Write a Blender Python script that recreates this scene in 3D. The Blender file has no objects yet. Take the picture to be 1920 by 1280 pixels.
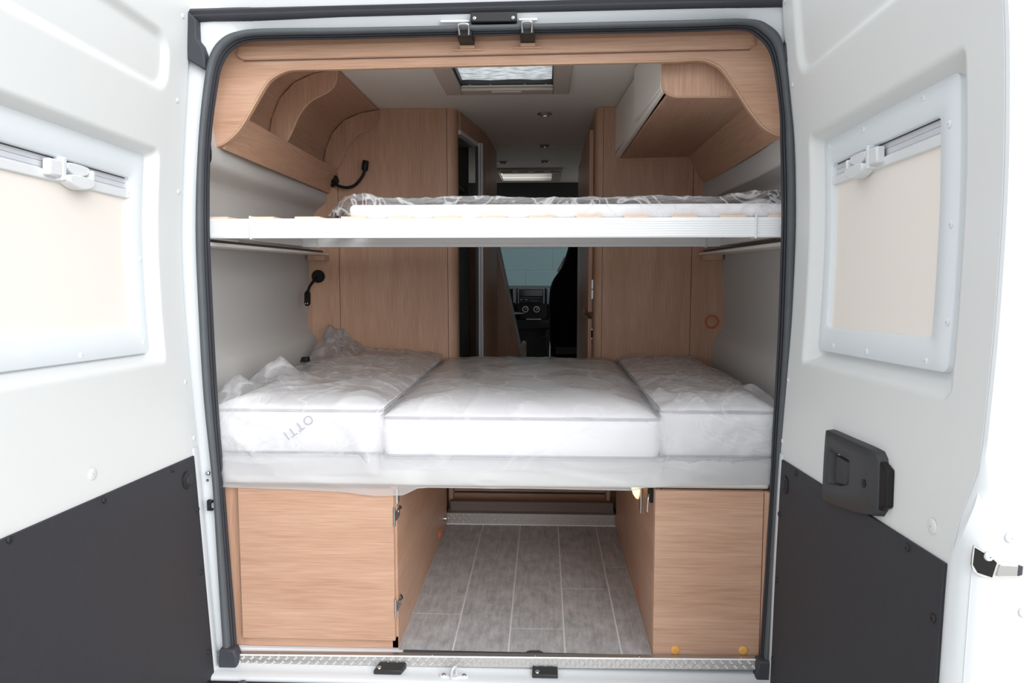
import bpy, bmesh, math, random
from mathutils import Vector, Matrix, noise, Euler

random.seed(7)
SC = bpy.context.scene
COL = SC.collection
PI = math.pi

# ------------------------------------------------------------------ camera, world, sun, exposure
cam_d = bpy.data.cameras.new('camera')
cam_d.sensor_width = 36.0
cam_d.lens = 1400.0 / 1920.0 * 36.0
cam_d.clip_start = 0.05
cam = bpy.data.objects.new('camera', cam_d)
COL.objects.link(cam)
cam.location = (0.15, -2.08, 1.07)
cam.rotation_euler = (math.radians(90 - 5.224), 0, math.radians(2.444))
SC.camera = cam

w = bpy.data.worlds.new('overcast_sky')
SC.world = w
w.use_nodes = True
nt = w.node_tree
nt.nodes.clear()
wo = nt.nodes.new('ShaderNodeOutputWorld')
wb = nt.nodes.new('ShaderNodeBackground')
wt = nt.nodes.new('ShaderNodeTexCoord')
ws = nt.nodes.new('ShaderNodeSeparateXYZ')
wr = nt.nodes.new('ShaderNodeValToRGB')
wr.color_ramp.elements[0].position = 0.0
wr.color_ramp.elements[0].color = (0.86, 0.90, 0.95, 1)
wr.color_ramp.elements[1].position = 1.0
wr.color_ramp.elements[1].color = (1.0, 1.0, 1.0, 1)
nt.links.new(wt.outputs['Generated'], ws.inputs[0])
nt.links.new(ws.outputs['Z'], wr.inputs[0])
nt.links.new(wr.outputs[0], wb.inputs[0])
wb.inputs[1].default_value = 1.03
nt.links.new(wb.outputs[0], wo.inputs[0])

sun_d = bpy.data.lights.new('veiled_sun', 'SUN')
sun_d.energy = 2.15
sun_d.angle = math.radians(50)
sun_d.color = (1.0, 1.0, 1.0)
sun = bpy.data.objects.new('veiled_sun', sun_d)
COL.objects.link(sun)
sun.rotation_euler = Vector((-0.53, 0.76, -0.36)).to_track_quat('-Z', 'Y').to_euler()

vs = SC.view_settings
vs.view_transform = 'Standard'
vs.look = 'None'
vs.exposure = 0.44
vs.gamma = 1.0
vs.use_curve_mapping = False
SC.cycles.max_bounces = 10
SC.cycles.diffuse_bounces = 6
SC.cycles.transparent_max_bounces = 16

# ------------------------------------------------------------------ materials
MATS = {}


def rgb(r, g, b):
    f = lambda c: (c / 255 / 12.92) if c / 255 <= 0.04045 else ((c / 255 + 0.055) / 1.055) ** 2.4
    return (f(r), f(g), f(b), 1)


def pbsdf(name, col, rough=0.5, metal=0.0, spec=0.5, coat=0.0, noise_amt=0.0, nscale=30.0, bump=0.0, bscale=200.0, stretch=(1, 1, 1), emit=None, estr=0.0):
    m = bpy.data.materials.new(name)
    m.use_nodes = True
    n = m.node_tree
    b = n.nodes['Principled BSDF']
    b.inputs['Base Color'].default_value = col
    b.inputs['Roughness'].default_value = rough
    b.inputs['Metallic'].default_value = metal
    b.inputs['Specular IOR Level'].default_value = spec
    b.inputs['Coat Weight'].default_value = coat
    if emit:
        b.inputs['Emission Color'].default_value = emit
        b.inputs['Emission Strength'].default_value = estr
    tc = mp = None
    if noise_amt or bump:
        tc = n.nodes.new('ShaderNodeTexCoord')
        mp = n.nodes.new('ShaderNodeMapping')
        mp.inputs['Scale'].default_value = stretch
        n.links.new(tc.outputs['Object'], mp.inputs[0])
    if noise_amt:
        t = n.nodes.new('ShaderNodeTexNoise')
        t.inputs['Scale'].default_value = nscale
        t.inputs['Detail'].default_value = 5
        n.links.new(mp.outputs[0], t.inputs[0])
        mx = n.nodes.new('ShaderNodeMix')
        mx.data_type = 'RGBA'
        mx.inputs[6].default_value = [c * (1 - noise_amt) for c in col[:3]] + [1]
        mx.inputs[7].default_value = [min(1, c * (1 + noise_amt)) for c in col[:3]] + [1]
        n.links.new(t.outputs[0], mx.inputs[0])
        n.links.new(mx.outputs[2], b.inputs['Base Color'])
    if bump:
        t2 = n.nodes.new('ShaderNodeTexNoise')
        t2.inputs['Scale'].default_value = bscale
        t2.inputs['Detail'].default_value = 4
        n.links.new(mp.outputs[0], t2.inputs[0])
        bp = n.nodes.new('ShaderNodeBump')
        bp.inputs['Strength'].default_value = bump
        bp.inputs['Distance'].default_value = 0.004
        n.links.new(t2.outputs[0], bp.inputs['Height'])
        n.links.new(bp.outputs[0], b.inputs['Normal'])
    MATS[name] = m
    return m


def wood(name, axis, dark, mid, light, rough=0.42):
    """light oak laminate, grain running along the given axis"""
    m = bpy.data.materials.new(name)
    m.use_nodes = True
    n = m.node_tree
    b = n.nodes['Principled BSDF']
    tc = n.nodes.new('ShaderNodeTexCoord')
    mp = n.nodes.new('ShaderNodeMapping')
    sc = [15.0, 15.0, 15.0]
    sc['XYZ'.index(axis)] = 1.3
    mp.inputs['Scale'].default_value = sc
    n.links.new(tc.outputs['Object'], mp.inputs[0])
    t1 = n.nodes.new('ShaderNodeTexNoise')
    t1.inputs['Scale'].default_value = 1.0
    t1.inputs['Detail'].default_value = 3
    t1.inputs['Distortion'].default_value = 0.4
    n.links.new(mp.outputs[0], t1.inputs[0])
    mp2 = n.nodes.new('ShaderNodeMapping')
    sc2 = [260.0, 260.0, 260.0]
    sc2['XYZ'.index(axis)] = 9.0
    mp2.inputs['Scale'].default_value = sc2
    n.links.new(tc.outputs['Object'], mp2.inputs[0])
    t2 = n.nodes.new('ShaderNodeTexNoise')
    t2.inputs['Scale'].default_value = 1.0
    t2.inputs['Detail'].default_value = 4
    n.links.new(mp2.outputs[0], t2.inputs[0])
    r = n.nodes.new('ShaderNodeValToRGB')
    r.color_ramp.elements[0].position = 0.28
    r.color_ramp.elements[0].color = dark
    r.color_ramp.elements[1].position = 0.72
    r.color_ramp.elements[1].color = light
    e = r.color_ramp.elements.new(0.5)
    e.color = mid
    mx = n.nodes.new('ShaderNodeMath')
    mx.operation = 'MULTIPLY_ADD'
    mx.inputs[1].default_value = 0.55
    n.links.new(t2.outputs[0], mx.inputs[0])
    m2 = n.nodes.new('ShaderNodeMath')
    m2.operation = 'MULTIPLY'
    m2.inputs[1].default_value = 0.45
    n.links.new(t1.outputs[0], m2.inputs[0])
    n.links.new(m2.outputs[0], mx.inputs[2])
    n.links.new(mx.outputs[0], r.inputs[0])
    n.links.new(r.outputs[0], b.inputs['Base Color'])
    b.inputs['Roughness'].default_value = rough
    b.inputs['Specular IOR Level'].default_value = 0.35
    bp = n.nodes.new('ShaderNodeBump')
    bp.inputs['Strength'].default_value = 0.12
    bp.inputs['Distance'].default_value = 0.002
    n.links.new(t2.outputs[0], bp.inputs['Height'])
    n.links.new(bp.outputs[0], b.inputs['Normal'])
    MATS[name] = m
    return m


WD = (rgb(168, 129, 106), rgb(189, 151, 127), rgb(204, 169, 146))
wood('wood_x', 'X', *WD)
wood('wood_y', 'Y', *WD)
wood('wood_z', 'Z', *WD)
wood('slat_wood', 'Y', rgb(214, 184, 160), rgb(228, 202, 180), rgb(238, 216, 198), 0.6)
pbsdf('wood_edge', rgb(196, 160, 132), 0.5, noise_amt=0.12, nscale=40)
pbsdf('white_steel', rgb(218, 222, 225), 0.28, spec=0.5, coat=0.4)
pbsdf('door_white', rgb(217, 219, 219), 0.42, spec=0.4, noise_amt=0.012, nscale=6)
pbsdf('frame_white', rgb(221, 227, 231), 0.5, spec=0.35)
pbsdf('trim_white', rgb(220, 223, 225), 0.4)
pbsdf('black_panel', rgb(53, 54, 59), 0.62, spec=0.3, noise_amt=0.1, nscale=60, bump=0.06, bscale=600)
pbsdf('black_plastic', rgb(34, 34, 36), 0.45, spec=0.4, bump=0.03, bscale=500)
pbsdf('handle_plastic', rgb(54, 55, 58), 0.5, spec=0.4, bump=0.05, bscale=500)
pbsdf('matte_black', rgb(16, 16, 17), 0.5, spec=0.3)
pbsdf('rubber', rgb(82, 86, 90), 0.55, spec=0.35, noise_amt=0.12, nscale=25)
pbsdf('rubber_dark', rgb(62, 63, 69), 0.6, spec=0.3, noise_amt=0.1, nscale=25)
pbsdf('grey_lining', rgb(186, 185, 183), 0.75, spec=0.2, noise_amt=0.02, nscale=90)
pbsdf('ceiling_lining', rgb(232, 228, 222), 0.8, spec=0.2, noise_amt=0.02, nscale=120)
pbsdf('cupboard_white', rgb(234, 228, 222), 0.35, spec=0.4)
pbsdf('rooflight_plastic', rgb(196, 184, 174), 0.5)
pbsdf('blind_fabric', rgb(234, 228, 221), 0.85, spec=0.15, noise_amt=0.015, nscale=300)
pbsdf('blind_rail', rgb(206, 208, 214), 0.35, spec=0.5)
pbsdf('aluminium', rgb(238, 240, 242), 0.45, metal=0.2, spec=0.5)
pbsdf('bright_aluminium', rgb(214, 214, 212), 0.32, metal=0.9)
pbsdf('chrome', rgb(200, 200, 200), 0.2, metal=1.0)
pbsdf('mattress_cloth', rgb(246, 246, 247), 0.9, spec=0.1, bump=0.10, bscale=260)
pbsdf('piping_cloth', rgb(184, 184, 189), 0.9, spec=0.1)
pbsdf('base_board', rgb(232, 232, 230), 0.6)
pbsdf('dark_grey_plastic', rgb(38, 40, 42), 0.5)
pbsdf('dash_plastic', rgb(30, 31, 33), 0.55, bump=0.05, bscale=300)
pbsdf('dash_silver', rgb(150, 156, 160), 0.4, metal=0.2)
pbsdf('seat_fabric', rgb(20, 20, 22), 0.85, spec=0.1, noise_amt=0.1, nscale=80)
pbsdf('header_grey', rgb(66, 67, 66), 0.8)
pbsdf('washroom_grey', rgb(120, 122, 124), 0.5)
pbsdf('grout_grey', rgb(236, 236, 238), 0.7)
pbsdf('yellow_plug', rgb(226, 168, 84), 0.6)
pbsdf('orange_plastic', rgb(190, 110, 78), 0.5)
pbsdf('print_grey', rgb(166, 166, 174), 0.7)
pbsdf('ground_concrete', rgb(196, 194, 190), 0.9, noise_amt=0.12, nscale=3)
pbsdf('teal_block', rgb(74, 90, 93), 0.9, noise_amt=0.08, nscale=14, bump=0.15, bscale=60)
pbsdf('teal_mortar', rgb(104, 120, 122), 0.95)
pbsdf('tread_metal', rgb(226, 224, 222), 0.3, metal=0.7)
pbsdf('plate_metal', rgb(188, 186, 184), 0.42, metal=0.85)
pbsdf('ledge_brown', rgb(120, 106, 97), 0.6)
pbsdf('lamp_glow', rgb(255, 190, 120), 0.4, emit=rgb(255, 196, 120), estr=3.2)
pbsdf('display_black', rgb(6, 7, 8), 0.15)
pbsdf('white_print', rgb(215, 215, 215), 0.5)


def plank_mat():
    m = bpy.data.materials.new('plank_vinyl')
    m.use_nodes = True
    n = m.node_tree
    b = n.nodes['Principled BSDF']
    tc = n.nodes.new('ShaderNodeTexCoord')
    oi = n.nodes.new('ShaderNodeObjectInfo')
    ad = n.nodes.new('ShaderNodeVectorMath')
    ad.operation = 'ADD'
    cx = n.nodes.new('ShaderNodeCombineXYZ')
    mu = n.nodes.new('ShaderNodeMath')
    mu.operation = 'MULTIPLY'
    mu.inputs[1].default_value = 37.0
    n.links.new(oi.outputs['Random'], mu.inputs[0])
    n.links.new(mu.outputs[0], cx.inputs[0])
    n.links.new(mu.outputs[0], cx.inputs[1])
    n.links.new(tc.outputs['Object'], ad.inputs[0])
    n.links.new(cx.outputs[0], ad.inputs[1])
    outs = []
    for sc, det in (((75, 9, 1), 6), ((26, 15, 1), 5), ((200, 70, 1), 3)):
        mp = n.nodes.new('ShaderNodeMapping')
        mp.inputs['Scale'].default_value = sc
        n.links.new(ad.outputs[0], mp.inputs[0])
        t = n.nodes.new('ShaderNodeTexNoise')
        t.inputs['Scale'].default_value = 1
        t.inputs['Detail'].default_value = det
        t.inputs['Roughness'].default_value = 0.65
        n.links.new(mp.outputs[0], t.inputs[0])
        outs.append(t)
    a1 = n.nodes.new('ShaderNodeMath')
    a1.operation = 'ADD'
    n.links.new(outs[0].outputs[0], a1.inputs[0])
    n.links.new(outs[1].outputs[0], a1.inputs[1])
    a2 = n.nodes.new('ShaderNodeMath')
    a2.operation = 'MULTIPLY_ADD'
    a2.inputs[1].default_value = 0.5
    n.links.new(outs[2].outputs[0], a2.inputs[0])
    n.links.new(a1.outputs[0], a2.inputs[2])
    a3 = n.nodes.new('ShaderNodeMath')
    a3.operation = 'MULTIPLY'
    a3.inputs[1].default_value = 0.4
    n.links.new(a2.outputs[0], a3.inputs[0])
    r = n.nodes.new('ShaderNodeValToRGB')
    r.color_ramp.elements[0].position = 0.3
    r.color_ramp.elements[0].color = rgb(126, 126, 128)
    r.color_ramp.elements[1].position = 0.7
    r.color_ramp.elements[1].color = rgb(212, 212, 214)
    n.links.new(a3.outputs[0], r.inputs[0])
    n.links.new(r.outputs[0], b.inputs['Base Color'])
    b.inputs['Roughness'].default_value = 0.55
    b.inputs['Specular IOR Level'].default_value = 0.3
    MATS['plank_vinyl'] = m


plank_mat()


def film_mat(name, haze, gloss=1.0, rough=0.1, ior=1.45, crease=0.0, cscale=7.0):
    """thin clear polythene: mostly see-through, a little milky, sharp highlights"""
    m = bpy.data.materials.new(name)
    m.use_nodes = True
    n = m.node_tree
    n.nodes.clear()
    o = n.nodes.new('ShaderNodeOutputMaterial')
    tr = n.nodes.new('ShaderNodeBsdfTransparent')
    tr.inputs[0].default_value = (0.95, 0.95, 0.96, 1)
    gl = n.nodes.new('ShaderNodeBsdfGlossy')
    gl.inputs['Roughness'].default_value = rough
    df = n.nodes.new('ShaderNodeBsdfDiffuse')
    df.inputs[0].default_value = (0.92, 0.92, 0.93, 1)
    tl = n.nodes.new('ShaderNodeBsdfTranslucent')
    tl.inputs[0].default_value = (0.92, 0.92, 0.93, 1)
    fr = n.nodes.new('ShaderNodeFresnel')
    fr.inputs[0].default_value = ior
    ml = n.nodes.new('ShaderNodeMath')
    ml.operation = 'MULTIPLY'
    ml.inputs[1].default_value = gloss
    n.links.new(fr.outputs[0], ml.inputs[0])
    a = n.nodes.new('ShaderNodeMixShader')
    n.links.new(ml.outputs[0], a.inputs[0])
    n.links.new(tr.outputs[0], a.inputs[1])
    n.links.new(gl.outputs[0], a.inputs[2])
    d = n.nodes.new('ShaderNodeMixShader')
    d.inputs[0].default_value = 0.45
    n.links.new(df.outputs[0], d.inputs[1])
    n.links.new(tl.outputs[0], d.inputs[2])
    c = n.nodes.new('ShaderNodeMixShader')
    c.inputs[0].default_value = haze
    if crease:
        # folds and creases of the film scatter more light than its flat parts
        tcc = n.nodes.new('ShaderNodeTexCoord')
        tn = n.nodes.new('ShaderNodeTexNoise')
        tn.inputs['Scale'].default_value = cscale
        tn.inputs['Detail'].default_value = 2
        tn.inputs['Distortion'].default_value = 1.6
        n.links.new(tcc.outputs['Object'], tn.inputs[0])
        cr = n.nodes.new('ShaderNodeValToRGB')
        cr.color_ramp.elements[0].position = 0.47
        cr.color_ramp.elements[0].color = (0, 0, 0, 1)
        cr.color_ramp.elements[1].position = 0.56
        cr.color_ramp.elements[1].color = (0, 0, 0, 1)
        e = cr.color_ramp.elements.new(0.51)
        e.color = (1, 1, 1, 1)
        n.links.new(tn.outputs[0], cr.inputs[0])
        cm = n.nodes.new('ShaderNodeMath')
        cm.operation = 'MULTIPLY_ADD'
        cm.inputs[1].default_value = crease
        cm.inputs[2].default_value = haze
        n.links.new(cr.outputs[0], cm.inputs[0])
        n.links.new(cm.outputs[0], c.inputs[0])
    n.links.new(a.outputs[0], c.inputs[1])
    n.links.new(d.outputs[0], c.inputs[2])
    n.links.new(c.outputs[0], o.inputs[0])
    tc = n.nodes.new('ShaderNodeTexCoord')
    t = n.nodes.new('ShaderNodeTexNoise')
    t.inputs['Scale'].default_value = 34
    t.inputs['Detail'].default_value = 3
    n.links.new(tc.outputs['Object'], t.inputs[0])
    bp = n.nodes.new('ShaderNodeBump')
    bp.inputs['Strength'].default_value = 0.35
    bp.inputs['Distance'].default_value = 0.01
    n.links.new(t.outputs[0], bp.inputs['Height'])
    n.links.new(bp.outputs[0], gl.inputs['Normal'])
    MATS[name] = m


film_mat('film_clear', 0.24, 1.0, 0.1, 1.3, 0.14, 2.2)
film_mat('film_milky', 0.42, 1.0, 0.18)
film_mat('film_crumpled', 0.24, 1.5, 0.06, 1.35, 0.22, 4.0)
film_mat('film_bunk', 0.04, 1.0, 0.08, 1.18, 0.5, 9.0)


def glass_mat():
    m = bpy.data.materials.new('window_glass')
    m.use_nodes = True
    n = m.node_tree
    n.nodes.clear()
    o = n.nodes.new('ShaderNodeOutputMaterial')
    tr = n.nodes.new('ShaderNodeBsdfTransparent')
    tr.inputs[0].default_value = (0.90, 0.94, 0.94, 1)
    gl = n.nodes.new('ShaderNodeBsdfGlossy')
    gl.inputs['Roughness'].default_value = 0.02
    a = n.nodes.new('ShaderNodeMixShader')
    a.inputs[0].default_value = 0.05
    n.links.new(tr.outputs[0], a.inputs[1])
    n.links.new(gl.outputs[0], a.inputs[2])
    n.links.new(a.outputs[0], o.inputs[0])
    MATS['window_glass'] = m


glass_mat()


def pleat_mat():
    """silvery pleated blind cloth, light comes through it"""
    m = bpy.data.materials.new('pleated_cloth')
    m.use_nodes = True
    n = m.node_tree
    b = n.nodes['Principled BSDF']
    tc = n.nodes.new('ShaderNodeTexCoord')
    mp = n.nodes.new('ShaderNodeMapping')
    mp.inputs['Scale'].default_value = (20, 160, 1)
    n.links.new(tc.outputs['Object'], mp.inputs[0])
    t = n.nodes.new('ShaderNodeTexNoise')
    t.inputs['Scale'].default_value = 1
    t.inputs['Detail'].default_value = 5
    n.links.new(mp.outputs[0], t.inputs[0])
    r = n.nodes.new('ShaderNodeValToRGB')
    r.color_ramp.elements[0].position = 0.35
    r.color_ramp.elements[0].color = rgb(178, 180, 184)
    r.color_ramp.elements[1].position = 0.62
    r.color_ramp.elements[1].color = rgb(250, 250, 252)
    n.links.new(t.outputs[0], r.inputs[0])
    n.links.new(r.outputs[0], b.inputs['Base Color'])
    b.inputs['Roughness'].default_value = 0.5
    b.inputs['Metallic'].default_value = 0.1
    tl = n.nodes.new('ShaderNodeBsdfTranslucent')
    n.links.new(r.outputs[0], tl.inputs[0])
    mx = n.nodes.new('ShaderNodeMixShader')
    mx.inputs[0].default_value = 0.7
    n.links.new(b.outputs[0], mx.inputs[1])
    n.links.new(tl.outputs[0], mx.inputs[2])
    n.links.new(mx.outputs[0], n.nodes['Material Output'].inputs[0])
    MATS['pleated_cloth'] = m


pleat_mat()


# ------------------------------------------------------------------ mesh helpers
class MB:
    def __init__(self):
        self.v = []
        self.f = []

    def add(self, vs_, fs_):
        o = len(self.v)
        self.v += [tuple(p) for p in vs_]
        self.f += [tuple(i + o for i in f) for f in fs_]
        return self

    def box(self, x0, x1, y0, y1, z0, z1):
        return self.add([(x0, y0, z0), (x1, y0, z0), (x1, y1, z0), (x0, y1, z0), (x0, y0, z1), (x1, y0, z1), (x1, y1, z1), (x0, y1, z1)],
                        [(0, 3, 2, 1), (4, 5, 6, 7), (0, 1, 5, 4), (1, 2, 6, 5), (2, 3, 7, 6), (3, 0, 4, 7)])

    def hexa(self, p):
        return self.add(p, [(0, 3, 2, 1), (4, 5, 6, 7), (0, 1, 5, 4), (1, 2, 6, 5), (2, 3, 7, 6), (3, 0, 4, 7)])

    def prism(self, pts, axis, a0, a1):
        """closed outline pts extruded along axis; the 2D pair is the two other axes in XYZ order"""
        n = len(pts)

        def P(p, a):
            return {'X': (a, p[0], p[1]), 'Y': (p[0], a, p[1]), 'Z': (p[0], p[1], a)}[axis]
        vs_ = [P(p, a0) for p in pts] + [P(p, a1) for p in pts]
        fs_ = [tuple(range(n)), tuple(range(2 * n - 1, n - 1, -1))] + [(i, i + n, (i + 1) % n + n, (i + 1) % n) for i in range(n)]
        return self.add(vs_, fs_)

    def strip(self, rows, closed_u=False, closed_v=False):
        """rows: list of equally long point lists"""
        nr, nc = len(rows), len(rows[0])
        vs_ = [p for r in rows for p in r]
        fs_ = []
        for i in range(nr if closed_v else nr - 1):
            for j in range(nc if closed_u else nc - 1):
                a = i * nc + j
                b = i * nc + (j + 1) % nc
                c = ((i + 1) % nr) * nc + (j + 1) % nc
                d = ((i + 1) % nr) * nc + j
                fs_.append((a, b, c, d))
        return self.add(vs_, fs_)

    def tube(self, path, r, n=8, closed=False, cap=True, flat=1.0):
        path = [Vector(p) for p in path]
        m = len(path)
        rows = []
        prev = None
        for i in range(m):
            if closed:
                t = path[(i + 1) % m] - path[i - 1]
            else:
                t = path[min(i + 1, m - 1)] - path[max(i - 1, 0)]
            t.normalize()
            if prev is None:
                ref = Vector((0, 0, 1)) if abs(t.z) < 0.9 else Vector((1, 0, 0))
                prev = t.cross(ref).normalized()
            a = (prev - t * prev.dot(t)).normalized()
            b = t.cross(a)
            prev = a
            rr = r[i] if isinstance(r, (list, tuple)) else r
            rows.append([path[i] + a * math.cos(2 * PI * k / n) * rr + b * math.sin(2 * PI * k / n) * rr * flat for k in range(n)])
        o = len(self.v)
        self.strip(rows, closed_u=True, closed_v=closed)
        if cap and not closed:
            self.f.append(tuple(o + k for k in range(n)))
            self.f.append(tuple(o + (m - 1) * n + k for k in range(n - 1, -1, -1)))
        return self

    def cyl(self, c, d, r, h, n=16, r2=None):
        """cylinder from c along unit-ish direction d"""
        c = Vector(c)
        d = Vector(d).normalized()
        return self.tube([c, c + d * h], [r, r if r2 is None else r2], n)

    def dome(self, c, d, r, h, n=14, rim=0.0):
        """button: short rim then a dome"""
        c = Vector(c)
        d = Vector(d).normalized()
        ref = Vector((0, 0, 1)) if abs(d.z) < 0.9 else Vector((1, 0, 0))
        a = d.cross(ref).normalized()
        b = d.cross(a)
        rows = []
        prof = [(r, 0.0), (r, rim)] + [(r * math.cos(t * PI / 8), rim + h * math.sin(t * PI / 8)) for t in range(1, 4)] + [(0.001, rim + h)]
        for (rr, hh) in prof:
            rows.append([c + d * hh + (a * math.cos(2 * PI * k / n) + b * math.sin(2 * PI * k / n)) * rr for k in range(n)])
        return self.strip(rows, closed_u=True)

    def build(self, name, mat, parent=None, smooth=None, bevel=0.0, seg=2):
        me = bpy.data.meshes.new(name)
        loc = Vector((0, 0, 0))
        if parent is not None:
            p = parent
            while p is not None:
                loc += p.location
                p = p.parent
        me.from_pydata([(x - loc.x, y - loc.y, z - loc.z) for (x, y, z) in self.v], [], self.f)
        bm = bmesh.new()
        bm.from_mesh(me)
        bmesh.ops.remove_doubles(bm, verts=bm.verts, dist=1e-6)
        bmesh.ops.recalc_face_normals(bm, faces=bm.faces)
        bm.to_mesh(me)
        bm.free()
        me.materials.append(MATS[mat])
        if smooth is not None or bevel:
            ang = math.radians(smooth if smooth is not None else 40)
            for p in me.polygons:
                p.use_smooth = True
            me.set_sharp_from_angle(angle=ang)
        o = bpy.data.objects.new(name, me)
        COL.objects.link(o)
        o.parent = parent
        if bevel:
            bv = o.modifiers.new('soft_edge', 'BEVEL')
            bv.width = bevel
            bv.segments = seg
            bv.limit_method = 'ANGLE'
            bv.angle_limit = math.radians(35)
        return o


def thing(name, label, cat, loc, group=None, kind=None):
    o = bpy.data.objects.new(name, None)
    o.empty_display_size = 0.1
    COL.objects.link(o)
    o.location = loc
    o['label'] = label
    o['category'] = cat
    if group:
        o['group'] = group
    if kind:
        o['kind'] = kind
    return o


def tag(o, label, cat, group=None, kind=None):
    o['label'] = label
    o['category'] = cat
    if group:
        o['group'] = group
    if kind:
        o['kind'] = kind
    return o


def copy_tree(o, parent=None):
    c = o.copy()
    COL.objects.link(c)
    c.parent = parent
    for ch in list(o.children):
        copy_tree(ch, c)
    return c


def lerp(tab, x):
    if x <= tab[0][0]:
        return tab[0][1]
    for (a, b), (c, d) in zip(tab, tab[1:]):
        if x <= c:
            return b + (d - b) * (x - a) / (c - a)
    return tab[-1][1]


def smooth_path(pts, k=4):
    """Catmull-Rom through 3D points"""
    pts = [Vector(p) for p in pts]
    out = []
    n = len(pts)
    for i in range(n - 1):
        p0, p1, p2, p3 = pts[max(i - 1, 0)], pts[i], pts[i + 1], pts[min(i + 2, n - 1)]
        for j in range(k):
            t = j / k
            out.append(0.5 * ((2 * p1) + (p2 - p0) * t + (2 * p0 - 5 * p1 + 4 * p2 - p3) * t * t + (3 * p1 - p0 - 3 * p2 + p3) * t ** 3))
    out.append(pts[-1])
    return out


def smooth2(pts, k=4):
    return [(p.x, p.y) for p in smooth_path([(a, b, 0) for a, b in pts], k)]


YB = 1.20      # the furniture fronts behind the bed
ZC = 1.778     # ceiling


def FY(z):     # the rear frame of the van leans forward a little
    return -0.085 + 0.035 * z


# ------------------------------------------------------------------ ground and the building ahead
g = MB().box(-14, 14, -14, 14, -0.62, -0.55).build('ground', 'ground_concrete')
tag(g, 'grey concrete yard the van stands on', 'ground', kind='structure')

wf = MB().box(-3.2, 3.2, 6.54, 6.7, -0.55, 3.2).build('wall_front', 'teal_mortar')
tag(wf, 'pale teal block wall seen through the windscreen', 'wall', kind='structure')
bw, bh = 0.62, 0.245
blk = None
for r_ in range(8):
    for c_ in range(-2, 3):
        x0 = -0.064 + c_ * bw + (0 if r_ % 2 else bw / 2)
        z0 = 1.10 - 3 * bh + r_ * bh
        if blk is None:
            blk = MB().box(-bw / 2 + 0.004, bw / 2 - 0.004, -0.006, 0.0, 0.004, bh - 0.004).build('block', 'teal_block', wf)
            o = blk
        else:
            o = blk.copy()
            COL.objects.link(o)
        o.location = (x0, 6.54, z0)

# ------------------------------------------------------------------ interior shell
def wall_lining(side):
    # side lining profile (Z, distance from the middle line)
    if side < 0:
        prof = [(0.0, 0.86), (0.45, 0.885), (0.69, 0.855), (0.785, 0.865), (0.83, 0.897), (0.957, 0.897), (1.16, 0.886), (1.30, 0.866), (1.335, 0.856), (1.350, 0.842), (1.364, 0.822), (1.376, 0.809), (1.392, 0.803), (1.43, 0.803), (1.47, 0.81), (1.75, 0.84)]
    else:
        prof = [(0.0, 0.875), (0.45, 0.895), (0.70, 0.885), (0.775, 0.893), (0.80, 0.905), (0.832, 0.930), (0.878, 0.932), (1.166, 0.915), (1.30, 0.900), (1.340, 0.892), (1.358, 0.872), (1.372, 0.842), (1.384, 0.829), (1.447, 0.832), (1.49, 0.838), (1.75, 0.86)]
    prof = [(z, x) for (x, z) in smooth2([(x, z) for (z, x) in prof], 4)]
    m = MB()
    rows = []
    for y in (0.02, 0.4, 0.8, YB):
        # the lining draws in slightly toward the rear pillars
        k = max(0.0, (0.4 - y) / 0.43) * 0.02
        rows.append([(side * (x - k), y, z) for (z, x) in prof])
    m.strip(rows)
    # outer skin and the far half of the side
    o_ = 0.985
    m.box(side * o_, side * (o_ - 0.012), 0.0, 3.55, -0.06, 1.86)
    m.box(side * 0.955, side * 0.97, YB + 0.03, 3.55, -0.05, 1.80)
    m.box(side * o_, side * (o_ - 0.04), 3.55, 4.6, -0.06, 0.93)
    m.box(side * o_, side * 0.90, 0.03, 0.035, 0.0, 1.75)
    return m


wl = wall_lining(-1).build('wall_left', 'grey_lining', smooth=50)
tag(wl, 'grey side lining behind the black reading lamps', 'wall', kind='structure')
wr_ = wall_lining(1).build('wall_right', 'grey_lining', smooth=50)
tag(wr_, 'grey side lining beside the round wooden vent', 'wall', kind='structure')

# ceiling with the two rooflight openings
cm = MB()
R1 = (-0.185, 0.195, 0.44, 0.84)
R2 = (-0.165, 0.205, 3.18, 3.62)
ys = [-0.03, R1[2], R1[3], R2[2], R2[3], 3.90]
for i in range(5):
    y0, y1 = ys[i], ys[i + 1]
    if i in (1, 3):
        rr = R1 if i == 1 else R2
        cm.box(-0.98, rr[0], y0, y1, ZC, ZC + 0.07)
        cm.box(rr[1], 0.98, y0, y1, ZC, ZC + 0.07)
    else:
        cm.box(-0.98, 0.98, y0, y1, ZC, ZC + (0.03 if i == 4 else 0.07))
cm.box(-0.9, 0.9, 2.2, 2.204, ZC - 0.0012, ZC)
ce = cm.build('ceiling', 'ceiling_lining')
tag(ce, 'pale ceiling lining with two rooflights and spotlights', 'ceiling', kind='structure')

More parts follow.
